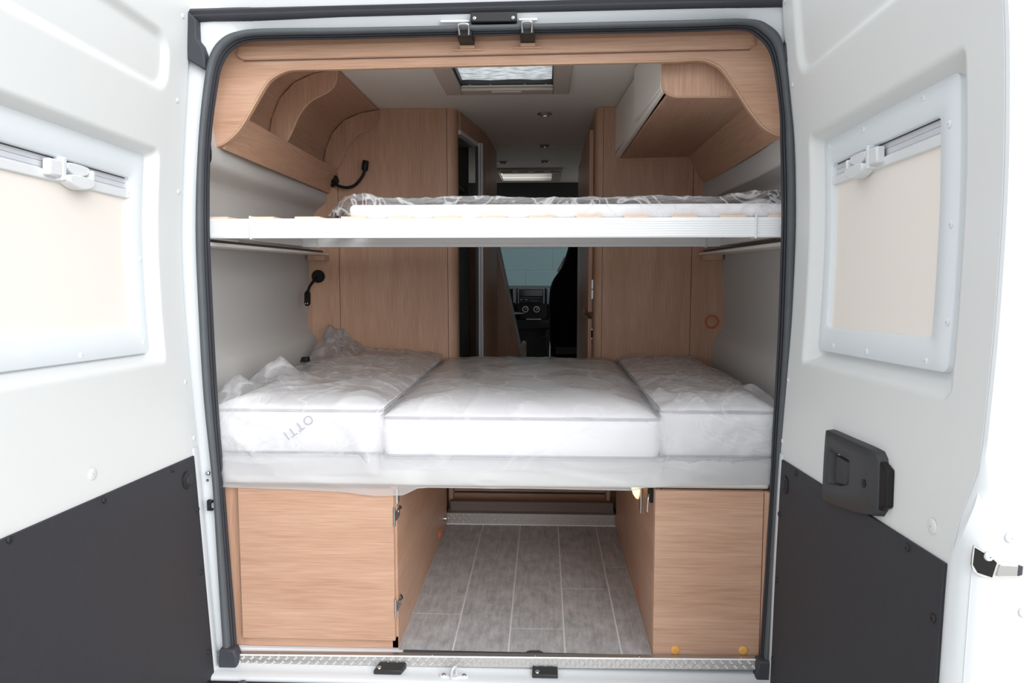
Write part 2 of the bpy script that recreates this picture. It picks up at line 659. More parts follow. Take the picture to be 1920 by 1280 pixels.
# floor: vinyl planks over pale joints
fl = MB().box(-0.97, 0.97, -0.055, 4.5, -0.05, -0.0025).build('floor', 'grout_grey')
tag(fl, 'grey wood-look plank floor of the rear garage', 'floor', kind='structure')
xs = [-0.583, -0.425, -0.266, -0.106, 0.053, 0.214, 0.374, 0.53]
joints = {0: [], 1: [0.177], 2: [], 3: [], 4: [0.091], 5: [0.383], 6: [0.576]}
for i in range(7):
    cuts = [-0.055] + joints[i] + [1.022]
    if i == 2:
        cuts = [-0.055, 0.177, 1.022]
    if i == 3:
        cuts = [-0.055, 1.022]
    a, b = xs[i], xs[i + 1]
    if i == 1:
        a, b = xs[1], xs[2]
    a2, b2 = max(a, -0.262), min(b, 0.458)
    if b2 - a2 < 0.02:
        continue
    for y0, y1 in zip(cuts, cuts[1:]):
        p = MB().box(a2 + 0.0026, b2 - 0.0026, y0 + 0.0026, y1 - 0.0026, -0.0025, 0.0).build('plank', 'plank_vinyl', fl)

# ------------------------------------------------------------------ body frame round the opening
SO = [(-0.752, 0.0), (-0.757, 0.10), (-0.765, 0.30), (-0.773, 0.492), (-0.792, 0.718), (-0.801, 0.940), (-0.805, 1.190), (-0.792, 1.422), (-0.771, 1.593), (-0.752, 1.664), (-0.719, 1.703), (-0.674, 1.720), (-0.601, 1.726), (-0.397, 1.7255), (-0.023, 1.727), (0.513, 1.732), (0.675, 1.733), (0.736, 1.716), (0.775, 1.663), (0.795, 1.507), (0.806, 1.410), (0.814, 1.228), (0.812, 0.945), (0.806, 0.801), (0.797, 0.657), (0.790, 0.511), (0.783, 0.363), (0.776, 0.215), (0.768, 0.0)]
SI = [(-0.719, 0.0), (-0.724, 0.10), (-0.736, 0.30), (-0.747, 0.492), (-0.760, 0.718), (-0.768, 0.941), (-0.773, 1.190), (-0.765, 1.421), (-0.739, 1.593), (-0.722, 1.645), (-0.700, 1.673), (-0.665, 1.692), (-0.602, 1.698), (-0.398, 1.699), (-0.023, 1.703), (0.513, 1.706), (0.660, 1.709), (0.708, 1.691), (0.747, 1.638), (0.771, 1.507), (0.776, 1.410), (0.783, 1.228), (0.781, 0.945), (0.777, 0.801), (0.772, 0.656), (0.768, 0.510), (0.763, 0.363), (0.758, 0.215), (0.748, 0.0)]
SO = smooth2(SO, 4)
SI = smooth2(SI, 4)
MID = [((a + c) / 2, (b + d) / 2) for (a, b), (c, d) in zip(SO, SI)]

fm = MB()
rows_o, rows_m, rows_a, rows_j = [], [], [], []
NP = len(SO)
for i in range(NP):
    x, z = SO[i]
    mx_, mz_ = MID[i]
    # matching point on the outer edge of the pressing
    ang = i / (NP - 1)
    sx = -1 if x < 0 else 1
    if z > 1.64 and abs(x) < 0.76:
        t = max(0.0, min(1.0, (abs(x) - 0.62) / 0.14))
        oz = 1.86
        ox = x + sx * 0.16 * t
    else:
        oz = z + (0.24 * max(0.0, min(1.0, (z - 1.40) / 0.26)))
        ox = sx * (abs(x) + 0.155)
        ox = sx * min(abs(ox), 0.93)
    tt = 0.0
    if z > 1.64 and abs(x) < 0.76:
        tt = 1.0 - max(0.0, min(1.0, (abs(x) - 0.62) / 0.14))
    rows_o.append((ox, FY(oz) + 0.012 - 0.075 * tt, oz))
    lx = x + (ox - x) * 0.28
    lz = z + (oz - z) * 0.28
    rows_a.append((lx, FY(lz) + 0.004 - 0.010 * tt, lz))
    rows_m.append((x, FY(z) + 0.010 + 0.014 * tt, z))
    rows_j.append((mx_, FY(mz_) + 0.014, mz_))
rows_b = [(x * 1.03, 0.055, 0.0 if z <= 0 else z + 0.02 * max(0.0, min(1.0, (z - 1.5) / 0.15))) for (x, z) in SO]
fm.strip([rows_o, rows_a, rows_m, rows_j, rows_b])
# roof edge above the gutter and body corners
fm.box(-0.95, 0.95, FY(1.79) - 0.004, 0.05, 1.797, 1.93)
fm.hexa([(-0.95, -0.028, 1.776), (0.95, -0.028, 1.795), (0.95, 0.0, 1.795), (-0.95, 0.0, 1.776), (-0.95, -0.028, 1.80), (0.95, -0.028, 1.80), (0.95, 0.0, 1.80), (-0.95, 0.0, 1.80)])
fm.box(-0.985, -0.90, -0.005, 0.02, -0.2, 1.86)
fm.box(0.90, 0.985, -0.005, 0.02, -0.2, 1.86)
tf = fm.build('trim_1', 'white_steel', smooth=40)
tag(tf, 'white painted steel frame around the rear opening', 'door frame', kind='structure')
# small marks on the left pillar
MB().dome((-0.787, FY(0.513) - 0.004, 0.513), (0.2, -1, 0), 0.0065, 0.004, rim=0.002).build('bolt', 'chrome', tf, smooth=40)
MB().dome((-0.789, FY(0.493) - 0.004, 0.493), (0.2, -1, 0), 0.0035, 0.002, rim=0.001).build('bolt', 'black_plastic', tf, smooth=40)
MB().box(-0.790, -0.783, FY(0.422) - 0.009, FY(0.422) + 0.004, 0.408, 0.437).box(-0.787, -0.775, FY(0.422) - 0.010, FY(0.422), 0.430, 0.437).box(-0.787, -0.775, FY(0.422) - 0.010, FY(0.422), 0.408, 0.413).build('clip', 'black_plastic', tf)
# recessed strips beside the upper catch plate
MB().box(-0.13, -0.05, FY(1.74) - 0.001, FY(1.74) + 0.006, 1.737, 1.744).build('stiffening_rib', 'white_steel', tf, bevel=0.002)
MB().box(0.079, 0.13, FY(1.745) - 0.001, FY(1.745) + 0.006, 1.739, 1.746).build('stiffening_rib', 'white_steel', tf, bevel=0.002)

# main rubber seal
se = thing('door_seal', 'dark grey rubber seal running round the rear opening', 'seal', (0, FY(0), 0))
def seal_strip(prof):
    rows = []
    for f, dy in prof:
        rows.append([(a + (c - a) * f, FY(b) + dy, b + (d - b) * f) for (a, b), (c, d) in zip(SO, SI)])
    return MB().strip(rows)


seal_strip([(-0.06, 0.012), (-0.02, -0.006), (0.10, -0.016), (0.30, -0.020), (0.50, -0.019), (0.60, -0.014), (0.66, -0.006), (0.68, 0.004)]).build('seal_bulb', 'rubber', se, smooth=60)
seal_strip([(0.66, 0.006), (0.69, -0.003), (0.76, -0.007), (0.83, -0.003), (0.855, 0.006), (0.875, 0.001), (0.93, -0.002), (1.0, 0.004), (0.99, 0.010), (0.80, 0.014)]).build('seal_lip', 'rubber_dark', se, smooth=50)
for sx, x0 in ((-1, -0.735), (1, 0.757)):
    MB().prism([(x0 - 0.030 * sx * -1 if False else x0 - 0.026, -0.035), (x0 + 0.026, -0.035), (x0 + 0.03, -0.005), (x0 + 0.022, 0.02), (x0 - 0.022, 0.02)], 'Y', FY(0) - 0.028, FY(0) + 0.01).build('seal_foot', 'rubber_dark', se, bevel=0.006)

# upper weatherstrip with its corner ends
gu = thing('weatherstrip', 'black rubber weatherstrip under the white roof edge', 'seal', (0, FY(1.77), 1.77))
gr = []
for (dy, f) in ((0.012, -0.05), (-0.012, 0.0), (-0.020, 0.25), (-0.014, 0.5), (-0.016, 0.62), (-0.010, 0.9), (0.006, 1.0)):
    row = []
    for (x, zt, zb) in ((-0.815, 1.779, 1.746), (-0.6, 1.7815, 1.750), (-0.397, 1.784, 1.754), (0.06, 1.789, 1.7575), (0.512, 1.794, 1.761), (0.83, 1.797, 1.763)):
        z = zt + (zb - zt) * f
        row.append((x, FY(z) + dy, z))
    gr.append(row)
MB().strip(gr).build('rubber_strip', 'rubber_dark', gu, smooth=50)
for sx, dx in ((-1, 0.0), (1, 0.008)):
    pts = [(-0.815, 1.779), (-0.784, 1.747), (-0.785, 1.697), (-0.773, 1.682), (-0.765, 1.657), (-0.764, 1.617), (-0.775, 1.6205), (-0.812, 1.643)]
    pts = [(sx * (abs(x) + dx), z) for x, z in pts]
    MB().prism(pts, 'Y', FY(1.7) - 0.022, FY(1.7) + 0.012).build('end_piece', 'rubber_dark', gu, bevel=0.004)

# upper catch plate and the two strikers
cp = thing('catch_plate', 'black plastic catch plate screwed above the opening', 'catch', (0.015, FY(1.744), 1.744))
MB().box(-0.047, 0.076, FY(1.744) - 0.020, FY(1.744) + 0.004, 1.731, 1.757).build('plate', 'black_plastic', cp, bevel=0.003)
for x in (-0.036, 0.066):
    MB().dome((x, FY(1.744) - 0.020, 1.740), (0, -1, 0), 0.0055, 0.003, rim=0.001).build('screw', 'chrome', cp, smooth=40)

for i, (x, z) in enumerate(((-0.064, 1.7085), (0.103, 1.7125))):
    st = thing('striker_hook', ('steel striker loop over the wood beam, nearer the open shelf', 'steel striker loop over the wood beam, nearer the white cupboard')[i], 'striker', (x, -0.03, z), 'striker loops above the beam')
    MB().box(x - 0.020, x + 0.020, -0.037, 0.045, z - 0.013, z + 0.006).build('housing', 'matte_black', st, bevel=0.002)
    MB().tube(smooth_path([(x - 0.012, -0.038, z - 0.008), (x - 0.0135, -0.050, z + 0.006), (x - 0.012, -0.056, z + 0.0125), (x, -0.057, z + 0.014), (x + 0.012, -0.056, z + 0.0125), (x + 0.0135, -0.050, z + 0.006), (x + 0.012, -0.038, z - 0.008)], 4), 0.0032, 8).build('loop', 'chrome', st, smooth=60)
    MB().box(x - 0.020, x + 0.020, 0.036, 0.046, z - 0.022, z - 0.0135).build('wood_block', 'wood_edge', st)
    MB().box(x - 0.040, x + 0.040, 0.040, 0.045, z - 0.026, z - 0.0225).build('cut_edge', 'wood_edge', st)

# ------------------------------------------------------------------ wood arch with its beam
ar = thing('arch_panel', 'light oak arched surround just inside the rear opening', 'panel', (0, 0.06, 1.45))
inner = [(-0.835, 1.424), (-0.805, 1.427), (-0.769, 1.437), (-0.733, 1.464), (-0.708, 1.494), (-0.672, 1.551), (-0.641, 1.599), (-0.618, 1.621), (-0.582, 1.638), (-0.544, 1.6425), (-0.422, 1.643), (0.059, 1.649), (0.472, 1.652), (0.547, 1.655), (0.584, 1.655), (0.610, 1.647), (0.632, 1.635), (0.650, 1.615), (0.677, 1.576), (0.711, 1.525), (0.746, 1.482), (0.768, 1.463), (0.801, 1.448), (0.838, 1.443)]
inner_s = smooth2(inner, 3)
ot = [(0.838, 1.60), (0.79, 1.72), (0.74, 1.772), (-0.74, 1.772), (-0.80, 1.70), (-0.835, 1.60)]
MB().prism(inner_s + ot, 'Y', 0.060, 0.082).build('arch_board', 'wood_x', ar)
MB().tube([(x, 0.0615, z + 0.001) for x, z in inner_s], 0.0032, 6).build('edge_band', 'wood_edge', ar, smooth=60)
bmx = MB()
prof = [(0.060, 1.6700), (0.050, 1.6700), (0.047, 1.672), (0.046, 1.705), (0.056, 1.722), (0.060, 1.722)]
def beam_row(x, s, dz):
    cy, cz = 0.055, 1.694
    return [(x, cy + (y - cy) * (s if y < 0.055 else 1), cz + (z - cz) * s + dz) for (y, z) in prof]


xsb = [(-0.716, 0.35), (-0.713, 0.62), (-0.705, 0.85), (-0.694, 0.98), (-0.68, 1.0), (-0.3, 1.0), (0.1, 1.0), (0.5, 1.0), (0.69, 1.0), (0.706, 0.97), (0.716, 0.85), (0.723, 0.62), (0.726, 0.35)]
rows = [beam_row(x, s, (x + 0.41) * 0.0095) for x, s in xsb]
bmx.strip(rows, closed_u=True)
nb = len(prof)
bmx.f.append(tuple(range(nb)))
bmx.f.append(tuple(range(len(bmx.v) - nb, len(bmx.v))))
bmx.build('beam', 'wood_x', ar, smooth=30)
MB().tube([(-0.70, 0.0585, 1.6685 - 0.0028), (0.712, 0.0585, 1.6685 + 0.0107)], 0.0012, 6).build('beam_shadow_line', 'ledge_brown', ar)  # shadow line at the beam's lower joint, put in as a brown tube

# ------------------------------------------------------------------ open shelf on the left
sh = thing('overhead_shelf', 'open oak overhead shelf with wavy dividers above the grey lining', 'shelf', (-0.78, 0.6, 1.42))
def prof_y(pts, y0, y1, dz_near=0.0, dx_near=0.0):
    m = MB()
    n = len(pts)
    vs_ = [(x + dx_near, y0, z + dz_near) for x, z in pts] + [(x, y1, z) for x, z in pts]
    fs_ = [tuple(range(n)), tuple(range(2 * n - 1, n - 1, -1))] + [(i, i + n, (i + 1) % n + n, (i + 1) % n) for i in range(n)]
    return m.add(vs_, fs_)


prof_y([(-0.802, 1.421), (-0.790, 1.418), (-0.749, 1.519), (-0.762, 1.524)], 0.083, YB - 0.001, 0.008, 0.016).build('lip_board', 'wood_y', sh, bevel=0.0015)
prof_y([(-0.845, 1.432), (-0.800, 1.425), (-0.795, 1.440), (-0.845, 1.447)], 0.083, YB - 0.001, 0.006, 0.01).build('shelf_base', 'wood_y', sh)
prof_y([(-0.842, 1.450), (-0.832, 1.450), (-0.800, 1.606), (-0.812, 1.610)], 0.083, YB - 0.001).build('back_board', 'wood_y', sh)
cur = smooth2([(-0.797, 1.607), (-0.770, 1.672), (-0.715, 1.728), (-0.640, 1.758), (-0.565, 1.770)], 4)
cur2 = [(x - 0.006, z + 0.010) for x, z in cur][::-1]
cur2 = [(x, min(z, 1.7775)) for x, z in cur2]
prof_y(cur + cur2, 0.083, YB - 0.001).build('top_board', 'wood_y', sh, smooth=30)
MB().tube([(-0.799, 0.09, 1.6075), (-0.799, YB - 0.005, 1.6075)], 0.0025, 6).build('joint_strip', 'wood_edge', sh)
Sc = smooth2([(-0.757, 1.521), (-0.743, 1.535), (-0.723, 1.572), (-0.699, 1.620), (-0.658, 1.664), (-0.600, 1.693), (-0.572, 1.722), (-0.565, 1.768)], 4)
back = [(-0.60, 1.7625), (-0.640, 1.7565), (-0.714, 1.726), (-0.768, 1.671), (-0.796, 1.606), (-0.826, 1.452), (-0.796, 1.441)]
for y in (0.535, YB - 0.020):
    d = MB().prism(Sc + back, 'Y', y, y + 0.016).build('divider', 'wood_z', sh)
    MB().tube([(x, y + 0.004, z) for x, z in Sc], 0.0026, 6).build('edge_band', 'wood_edge', d, smooth=60)
MB().tube(smooth_path([(-0.755, 0.40, 1.690), (-0.745, 0.36, 1.70), (-0.738, 0.30, 1.707)], 3), 0.0016, 5).build('scribe_line', 'rubber_dark', sh)

# ------------------------------------------------------------------ cupboard on the right
cb = thing('overhead_cupboard', 'overhead cupboard with white doors and rounded oak end panel', 'cupboard', (0.62, 0.6, 1.56))
endp = smooth2([(0.481, 1.72), (0.4815, 1.669), (0.4825, 1.615), (0.486, 1.596), (0.494, 1.582), (0.507, 1.573), (0.525, 1.5685)], 3) + [(0.78, 1.566), (0.80, 1.60), (0.80, 1.774), (0.481, 1.774)]
ep = MB().prism(endp, 'Y', 0.114, 0.134).build('end_panel', 'wood_z', cb)
MB().tube([(x, 0.1145, z) for x, z in endp[:22]], 0.0028, 6).build('edge_band', 'wood_edge', ep, smooth=60)
for y0, y1 in ((0.1345, 0.590), (0.597, YB - 0.003)):
    def xf(y):
        return 0.4795 + (0.468 - 0.4795) * (y - 0.12) / 1.08
    def zf(y):
        return 1.600 + (1.586 - 1.600) * (y - 0.12) / 1.08
    MB().hexa([(xf(y0) + 0.002, y0, zf(y0)), (xf(y0) + 0.018, y0, zf(y0)), (xf(y1), y1, zf(y1)), (xf(y1) - 0.016, y1, zf(y1)),
               (xf(y0) + 0.002, y0, 1.771), (xf(y0) + 0.018, y0, 1.771), (xf(y1), y1, 1.771), (xf(y1) - 0.016, y1, 1.771)]).build('door', 'cupboard_white', cb, bevel=0.002)
MB().hexa([(0.486, 0.1345, 1.589), (0.498, 0.1345, 1.589), (0.475, YB - 0.003, 1.562), (0.459, YB - 0.003, 1.562),
           (0.4825, 0.1345, 1.599), (0.498, 0.1345, 1.599), (0.473, YB - 0.003, 1.583), (0.457, YB - 0.003, 1.583)]).build('grip_rail', 'cupboard_white', cb, bevel=0.002)
MB().hexa([(0.502, 0.1345, 1.5755), (0.775, 0.14, 1.566), (0.765, YB - 0.003, 1.565), (0.478, YB - 0.003, 1.560),
           (0.502, 0.1345, 1.585), (0.775, 0.14, 1.580), (0.765, YB - 0.003, 1.580), (0.478, YB - 0.003, 1.575)]).build('bottom_panel', 'wood_y', cb)
sp_ = smooth2([(0.764, 1.566), (0.785, 1.532), (0.806, 1.490), (0.835, 1.449)], 3)
prof_y(sp_ + [(x + 0.012, z + 0.008) for x, z in sp_[::-1]], 0.083, YB - 0.003, 0.006, -0.014).build('sloped_panel', 'wood_y', cb, smooth=30)

# ------------------------------------------------------------------ rooflight with pleated blind, skylight further in
rl = thing('rooflight', 'square rooflight with silver pleated blind over the upper bunk', 'rooflight', (0.005, 0.65, ZC))
fo = (-0.235, 0.245, 0.39, 0.915)
MB().box(fo[0], R1[0] + 0.012, fo[2], fo[3], ZC - 0.014, ZC - 0.0005).box(R1[1] - 0.012, fo[1], fo[2], fo[3], ZC - 0.014, ZC - 0.0005).box(R1[0] + 0.012, R1[1] - 0.012, fo[2], R1[2], ZC - 0.014, ZC - 0.0005).box(R1[0] + 0.012, R1[1] - 0.012, R1[3], fo[3], ZC - 0.014, ZC - 0.0005).build('frame', 'rooflight_plastic', rl, bevel=0.005)
MB().box(-0.055, 0.06, 0.848, 0.872, ZC - 0.019, ZC - 0.0135).build('grip', 'rooflight_plastic', rl, bevel=0.002)
rows = []
nP = 26
for i in range(nP + 1):
    y = R1[2] + 0.004 + (R1[3] - R1[2] - 0.028) * i / nP
    z = ZC + 0.020 + (0.007 if i % 2 else 0.0)
    rows.append([(x, y + 0.0015 * math.sin(x * 60 + i * 2.3), z + 0.002 * math.sin(x * 37 + i * 1.7)) for x in [R1[0] + 0.016 + (R1[1] - R1[0] - 0.032) * k / 24 for k in range(25)]])
MB().strip(rows).build('pleated_blind', 'pleated_cloth', rl)
MB().box(R1[0] + 0.013, R1[1] - 0.013, R1[3] - 0.024, R1[3] - 0.006, ZC + 0.004, ZC + 0.022).build('blind_rail', 'dark_grey_plastic', rl, bevel=0.002)
MB().box(R1[0] + 0.0125, R1[0] + 0.022, R1[2], R1[3] - 0.006, ZC + 0.002, ZC + 0.026).build('side_channel', 'dark_grey_plastic', rl)
MB().box(R1[1] - 0.018, R1[1] - 0.0125, R1[2], R1[3] - 0.006, ZC + 0.002, ZC + 0.026).build('side_channel', 'dark_grey_plastic', rl)
for x in (-0.135, -0.055, 0.075, 0.155):
    MB().dome((x, R1[3] - 0.016, ZC + 0.003), (0, -0.3, -1), 0.005, 0.003).build('clip', 'bright_aluminium', rl, smooth=40)
MB().box(R1[0] - 0.01, R1[1] + 0.01, R1[2] - 0.01, R1[3] + 0.01, ZC + 0.10, ZC + 0.105).build('roof_dome', 'window_glass', rl)

r2 = thing('skylight', 'bright clear skylight near the driving cab', 'rooflight', (0.02, 3.4, ZC))
MB().box(R2[0] - 0.07, R2[0], R2[2] - 0.13, R2[3] + 0.05, ZC - 0.02, ZC - 0.0005).box(R2[1], R2[1] + 0.07, R2[2] - 0.13, R2[3] + 0.05, ZC - 0.02, ZC - 0.0005).box(R2[0], R2[1], R2[2] - 0.13, R2[2], ZC - 0.02, ZC - 0.0005).box(R2[0], R2[1], R2[3], R2[3] + 0.05, ZC - 0.02, ZC - 0.0005).build('frame', 'rooflight_plastic', r2, bevel=0.006)
for x0 in (-0.14, -0.03, 0.08, 0.19):
    MB().box(x0, x0 + 0.07, R2[2] - 0.10, R2[2] - 0.085, ZC - 0.0225, ZC - 0.019).build('vent_slot', 'dark_grey_plastic', r2)
MB().box(R2[0], R2[1], R2[3] - 0.10, R2[3] - 0.09, ZC + 0.002, ZC + 0.02).build('cross_bar', 'rooflight_plastic', r2)
MB().box(R2[0] - 0.01, R2[1] + 0.01, R2[2] - 0.01, R2[3] + 0.01, ZC + 0.10, ZC + 0.105).build('roof_dome', 'window_glass', r2)

for i, (x, y, lb) in enumerate(((0.150, 1.321, 'ceiling spotlight closest to the pleated rooflight'), (0.150, 2.155, 'second ceiling spotlight in from the pleated rooflight'), (0.151, 2.728, 'ceiling spotlight just before the skylight on the tall wardrobe side'), (-0.115, 2.762, 'ceiling spotlight just before the skylight against the washroom wall'))):
    sp = thing('spotlight', lb, 'spotlight', (x, y, ZC), 'ceiling spotlights')
    rows = []
    for (r_, z) in ((0.033, 0.0), (0.034, -0.005), (0.030, -0.010), (0.023, -0.010), (0.021, -0.004)):
        rows.append([(x + r_ * math.cos(k * PI / 12), y + r_ * math.sin(k * PI / 12), ZC + z) for k in range(24)])
    MB().strip(rows, closed_u=True).build('bezel', 'chrome', sp, smooth=40)
    MB().cyl((x, y, ZC - 0.0045), (0, 0, 1), 0.021, 0.003, 20).build('lens', 'dark_grey_plastic', sp)

# ------------------------------------------------------------------ left wardrobe with washroom wall
lw = thing('washroom_cubicle', 'tall oak washroom cubicle with a rounded corner post', 'wardrobe', (-0.5, YB, 0))
MB().box(-0.955, -0.7545, YB, YB + 0.018, 0.02, ZC - 0.001).build('filler_panel', 'wood_z', lw, bevel=0.001)
MB().box(-0.7525, -0.273, YB, YB + 0.018, 0.02, ZC - 0.001).build('front_panel', 'wood_z', lw, bevel=0.001)
pp = []
for k in range(9):
    a = -PI / 2 + k * PI / 16
    pp.append((-0.271 + 0.040 * math.cos(a) if k else -0.271, YB + 0.040 + 0.040 * math.sin(a)))
pp += [(-0.231, YB + 0.075), (-0.252, YB + 0.075), (-0.252, YB + 0.045), (-0.271, YB + 0.018)]
MB().prism(pp, 'Z', 0.02, ZC - 0.001).build('corner_post', 'wood_z', lw, smooth=30)
# the slanted side with its doorway
def side_seg(y0, y1, z0, z1, th=0.02):
    def X(y):
        return lerp([(1.2, -0.231), (1.27, -0.222), (1.77, -0.148), (2.38, -0.130), (3.4, -0.128)], y)
    return MB().hexa([(X(y0) - th, y0, z0), (X(y0), y0, z0), (X(y1), y1, z0), (X(y1) - th, y1, z0), (X(y0) - th, y0, z1), (X(y0), y0, z1), (X(y1), y1, z1), (X(y1) - th, y1, z1)])


side_seg(1.278, 1.605, 1.70, ZC - 0.001).build('door_header', 'wood_z', lw)
side_seg(1.598, 1.606, 0.02, 1.70, 0.012).build('door_jamb', 'dark_grey_plastic', lw)
side_seg(1.665, 1.77, 0.02, ZC - 0.001).build('side_panel', 'wood_z', lw)
side_seg(1.605, 1.665, 1.70, ZC - 0.001).build('side_panel', 'wood_z', lw)
side_seg(1.772, 2.38, 0.02, ZC - 0.001).build('side_panel', 'wood_z', lw)
side_seg(1.282, 1.63, 1.682, 1.700, 0.026).build('door_track', 'aluminium', lw)
for x0 in (-0.1725, -0.1605):
    MB().box(x0, x0 + 0.0095, 1.612, 1.655, 0.02, 1.70).build('door_profile', 'blind_rail', lw)
MB().box(-0.95, -0.28, 2.2, 2.22, 0.02, ZC - 0.001).build('rear_wall', 'washroom_grey', lw)
MB().box(-0.62, -0.30, 1.95, 2.2, 1.52, 1.535).box(-0.60, -0.33, 2.185, 2.2, 1.1, 1.5).build('mirror_shelf', 'washroom_grey', lw)
MB().cyl((-0.40, 1.97, 1.585), (0, 0, -1), 0.03, 0.03, 12, 0.012).build('shower_head', 'matte_black', lw, smooth=40)

# partition by the bench, slanting edge
pt = thing('bench_partition', 'slanting brown partition beside the cab walkway', 'partition', (-0.2, 2.9, 0))
pl = [(-0.9, 0.02), (0.075, 0.02), (0.055, 0.35), (-0.008, 0.60), (-0.142, 1.225), (-0.165, 1.33), (-0.20, 1.36), (-0.9, 1.36)]
MB().prism(pl, 'Y', 2.60, 2.615).build('panel', 'wood_z', pt)
MB().prism([(0.077, 0.02), (0.057, 0.35), (-0.006, 0.60), (-0.140, 1.225), (-0.163, 1.33), (-0.147, 1.33), (-0.122, 1.225), (0.012, 0.60), (0.075, 0.35), (0.095, 0.02)], 'Y', 2.595, 2.63).build('edge_trim', 'grey_lining', pt)
MB().box(0.005, 0.035, 2.66, 2.9, 0.02, 0.622).build('bench_foot', 'rooflight_plastic', pt, bevel=0.02)

# ------------------------------------------------------------------ right wardrobe with kitchen side
rw = thing('tall_wardrobe', 'tall oak wardrobe with a round vent and rounded corner', 'wardrobe', (0.65, YB, 0))
pp = [(0.402, YB)]
for k in range(9):
    a = -PI / 2 - k * PI / 16
    pp.append((0.402 + 0.032 * math.cos(a), YB + 0.032 + 0.032 * math.sin(a)))
pp += [(0.370, YB + 0.07), (0.388, YB + 0.07), (0.388, YB + 0.05), (0.402, YB + 0.018)]
MB().prism(pp, 'Z', 0.02, ZC - 0.001).build('corner_post', 'wood_z', rw, smooth=30)
MB().box(0.4035, 0.787, YB, YB + 0.018, 0.02, ZC - 0.001).build('front_panel', 'wood_z', rw, bevel=0.001)
MB().box(0.789, 0.955, YB, YB + 0.018, 0.02, ZC - 0.001).build('filler_panel', 'wood_z', rw, bevel=0.001)
vt = []
for (r_, dy) in ((0.0305, 0.0), (0.031, -0.004), (0.028, -0.007), (0.023, -0.0065), (0.021, -0.002), (0.0205, -0.001)):
    vt.append([(0.879 + r_ * math.cos(k * PI / 14), YB + dy, 0.860 + r_ * math.sin(k * PI / 14)) for k in range(28)])
vv = MB().strip(vt, closed_u=True).build('vent_ring', 'orange_plastic', rw, smooth=40)
MB().cyl((0.879, YB - 0.0015, 0.860), (0, 1, 0), 0.0212, 0.001, 24).build('vent_cap', 'wood_x', vv)
MB().tube(smooth_path([(0.50, YB - 0.0004, 1.531), (0.60, YB - 0.0004, 1.531), (0.70, YB - 0.0004, 1.530), (0.728, YB - 0.0004, 1.520), (0.745, YB - 0.0004, 1.490), (0.758, YB - 0.0004, 1.462), (0.78, YB - 0.0004, 1.446), (0.80, YB - 0.0004, 1.445)], 4), 0.0014, 5).build('scribe_line', 'wood_edge', rw)
MB().box(0.37, 0.386, YB + 0.072, 2.5, 0.02, ZC - 0.001).build('side_panel', 'wood_z', rw)
MB().box(0.386, 0.95, 2.48, 2.5, 0.02, ZC - 0.001).build('end_wall', 'wood_z', rw)
for z0, z1 in ((0.895, 1.70), (0.06, 0.865)):
    d = MB().box(0.349, 0.3685, YB + 0.10, 1.78, z0, z1).build('door', 'wood_z', rw, bevel=0.002)
    for zz in ((0.975, 1.02) if z0 > 0.5 else (0.795, 0.80)):
        MB().box(0.3645, 0.369, YB + 0.088, YB + 0.1, zz - 0.02, zz + 0.02).build('hinge', 'chrome', d)
MB().box(0.352, 0.3685, 1.80, 2.46, 0.06, 1.70).build('door', 'wood_z', rw, bevel=0.002)

# ------------------------------------------------------------------ driving cab
hd = MB().box(-0.97, 0.97, 3.87, 3.90, 1.40, 1.776).box(-0.97, 0.97, 3.88, 4.35, 1.385, 1.40).build('trim_2', 'header_grey')
tag(hd, 'dark header board above the driving cab', 'header', kind='structure')
cabr = MB().box(-0.98, 0.98, 3.90, 4.45, 1.70, 1.76).build('roof_panel', 'header_grey')
tag(cabr, 'grey cab roof above the seats', 'roof', kind='structure')
ws_ = MB().hexa([(-0.85, 4.80, 0.90), (0.85, 4.80, 0.90), (0.85, 4.806, 0.905), (-0.85, 4.806, 0.905), (-0.8, 4.30, 1.70), (0.8, 4.30, 1.70), (0.8, 4.306, 1.705), (-0.8, 4.306, 1.705)]).build('window_1', 'window_glass')
tag(ws_, 'windscreen at the far end of the walkway', 'windscreen', kind='structure')

da = thing('dashboard', 'black dashboard with radio and two heater dials', 'dashboard', (0.05, 4.2, 0))
# body: a rounded shelf under the windscreen and the sloping centre stack
pr = smooth2([(4.80, 0.94), (4.45, 0.962), (4.24, 0.955), (4.17, 0.925), (4.16, 0.85), (4.20, 0.72), (4.28, 0.60)], 3) + [(4.80, 0.60)]
MB().prism(pr, 'X', -0.93, 0.93).build('body', 'dash_plastic', da, smooth=40)
MB().box(-0.16, 0.22, 4.10, 4.2, 0.60, 0.685).box(-0.13, 0.20, 4.14, 4.5, 0.05, 0.62).build('lower_console', 'dash_plastic', da, bevel=0.02)
MB().prism([(-0.075, 0.948), (0.165, 0.948), (0.172, 0.93), (0.172, 0.72), (0.155, 0.69), (-0.045, 0.69), (-0.052, 0.72), (-0.075, 0.83)], 'Y', 4.115, 4.18).build('centre_stack', 'dash_plastic', da, bevel=0.006)
MB().prism([(-0.066, 0.948), (0.154, 0.948), (0.154, 0.818), (0.144, 0.818), (0.144, 0.936), (-0.056, 0.936), (-0.056, 0.818), (-0.066, 0.818)], 'Y', 4.105, 4.118).build('stack_trim', 'dash_silver', da, bevel=0.003)
MB().box(-0.052, 0.140, 4.107, 4.118, 0.880, 0.934).build('display', 'display_black', da, bevel=0.002)
ra = MB().box(-0.054, 0.142, 4.104, 4.118, 0.822, 0.874).build('radio', 'dark_grey_plastic', da, bevel=0.002)
for x0, x1, z in ((-0.045, -0.028, 0.851), (-0.005, 0.014, 0.851), (-0.048, 0.12, 0.868), (0.035, 0.10, 0.846)):
    MB().box(x0, x1, 4.1025, 4.105, z - 0.002, z + (0.004 if x1 - x0 < 0.03 else 0.0005)).build('button', 'white_print' if x1 - x0 < 0.03 else 'dash_silver', ra)
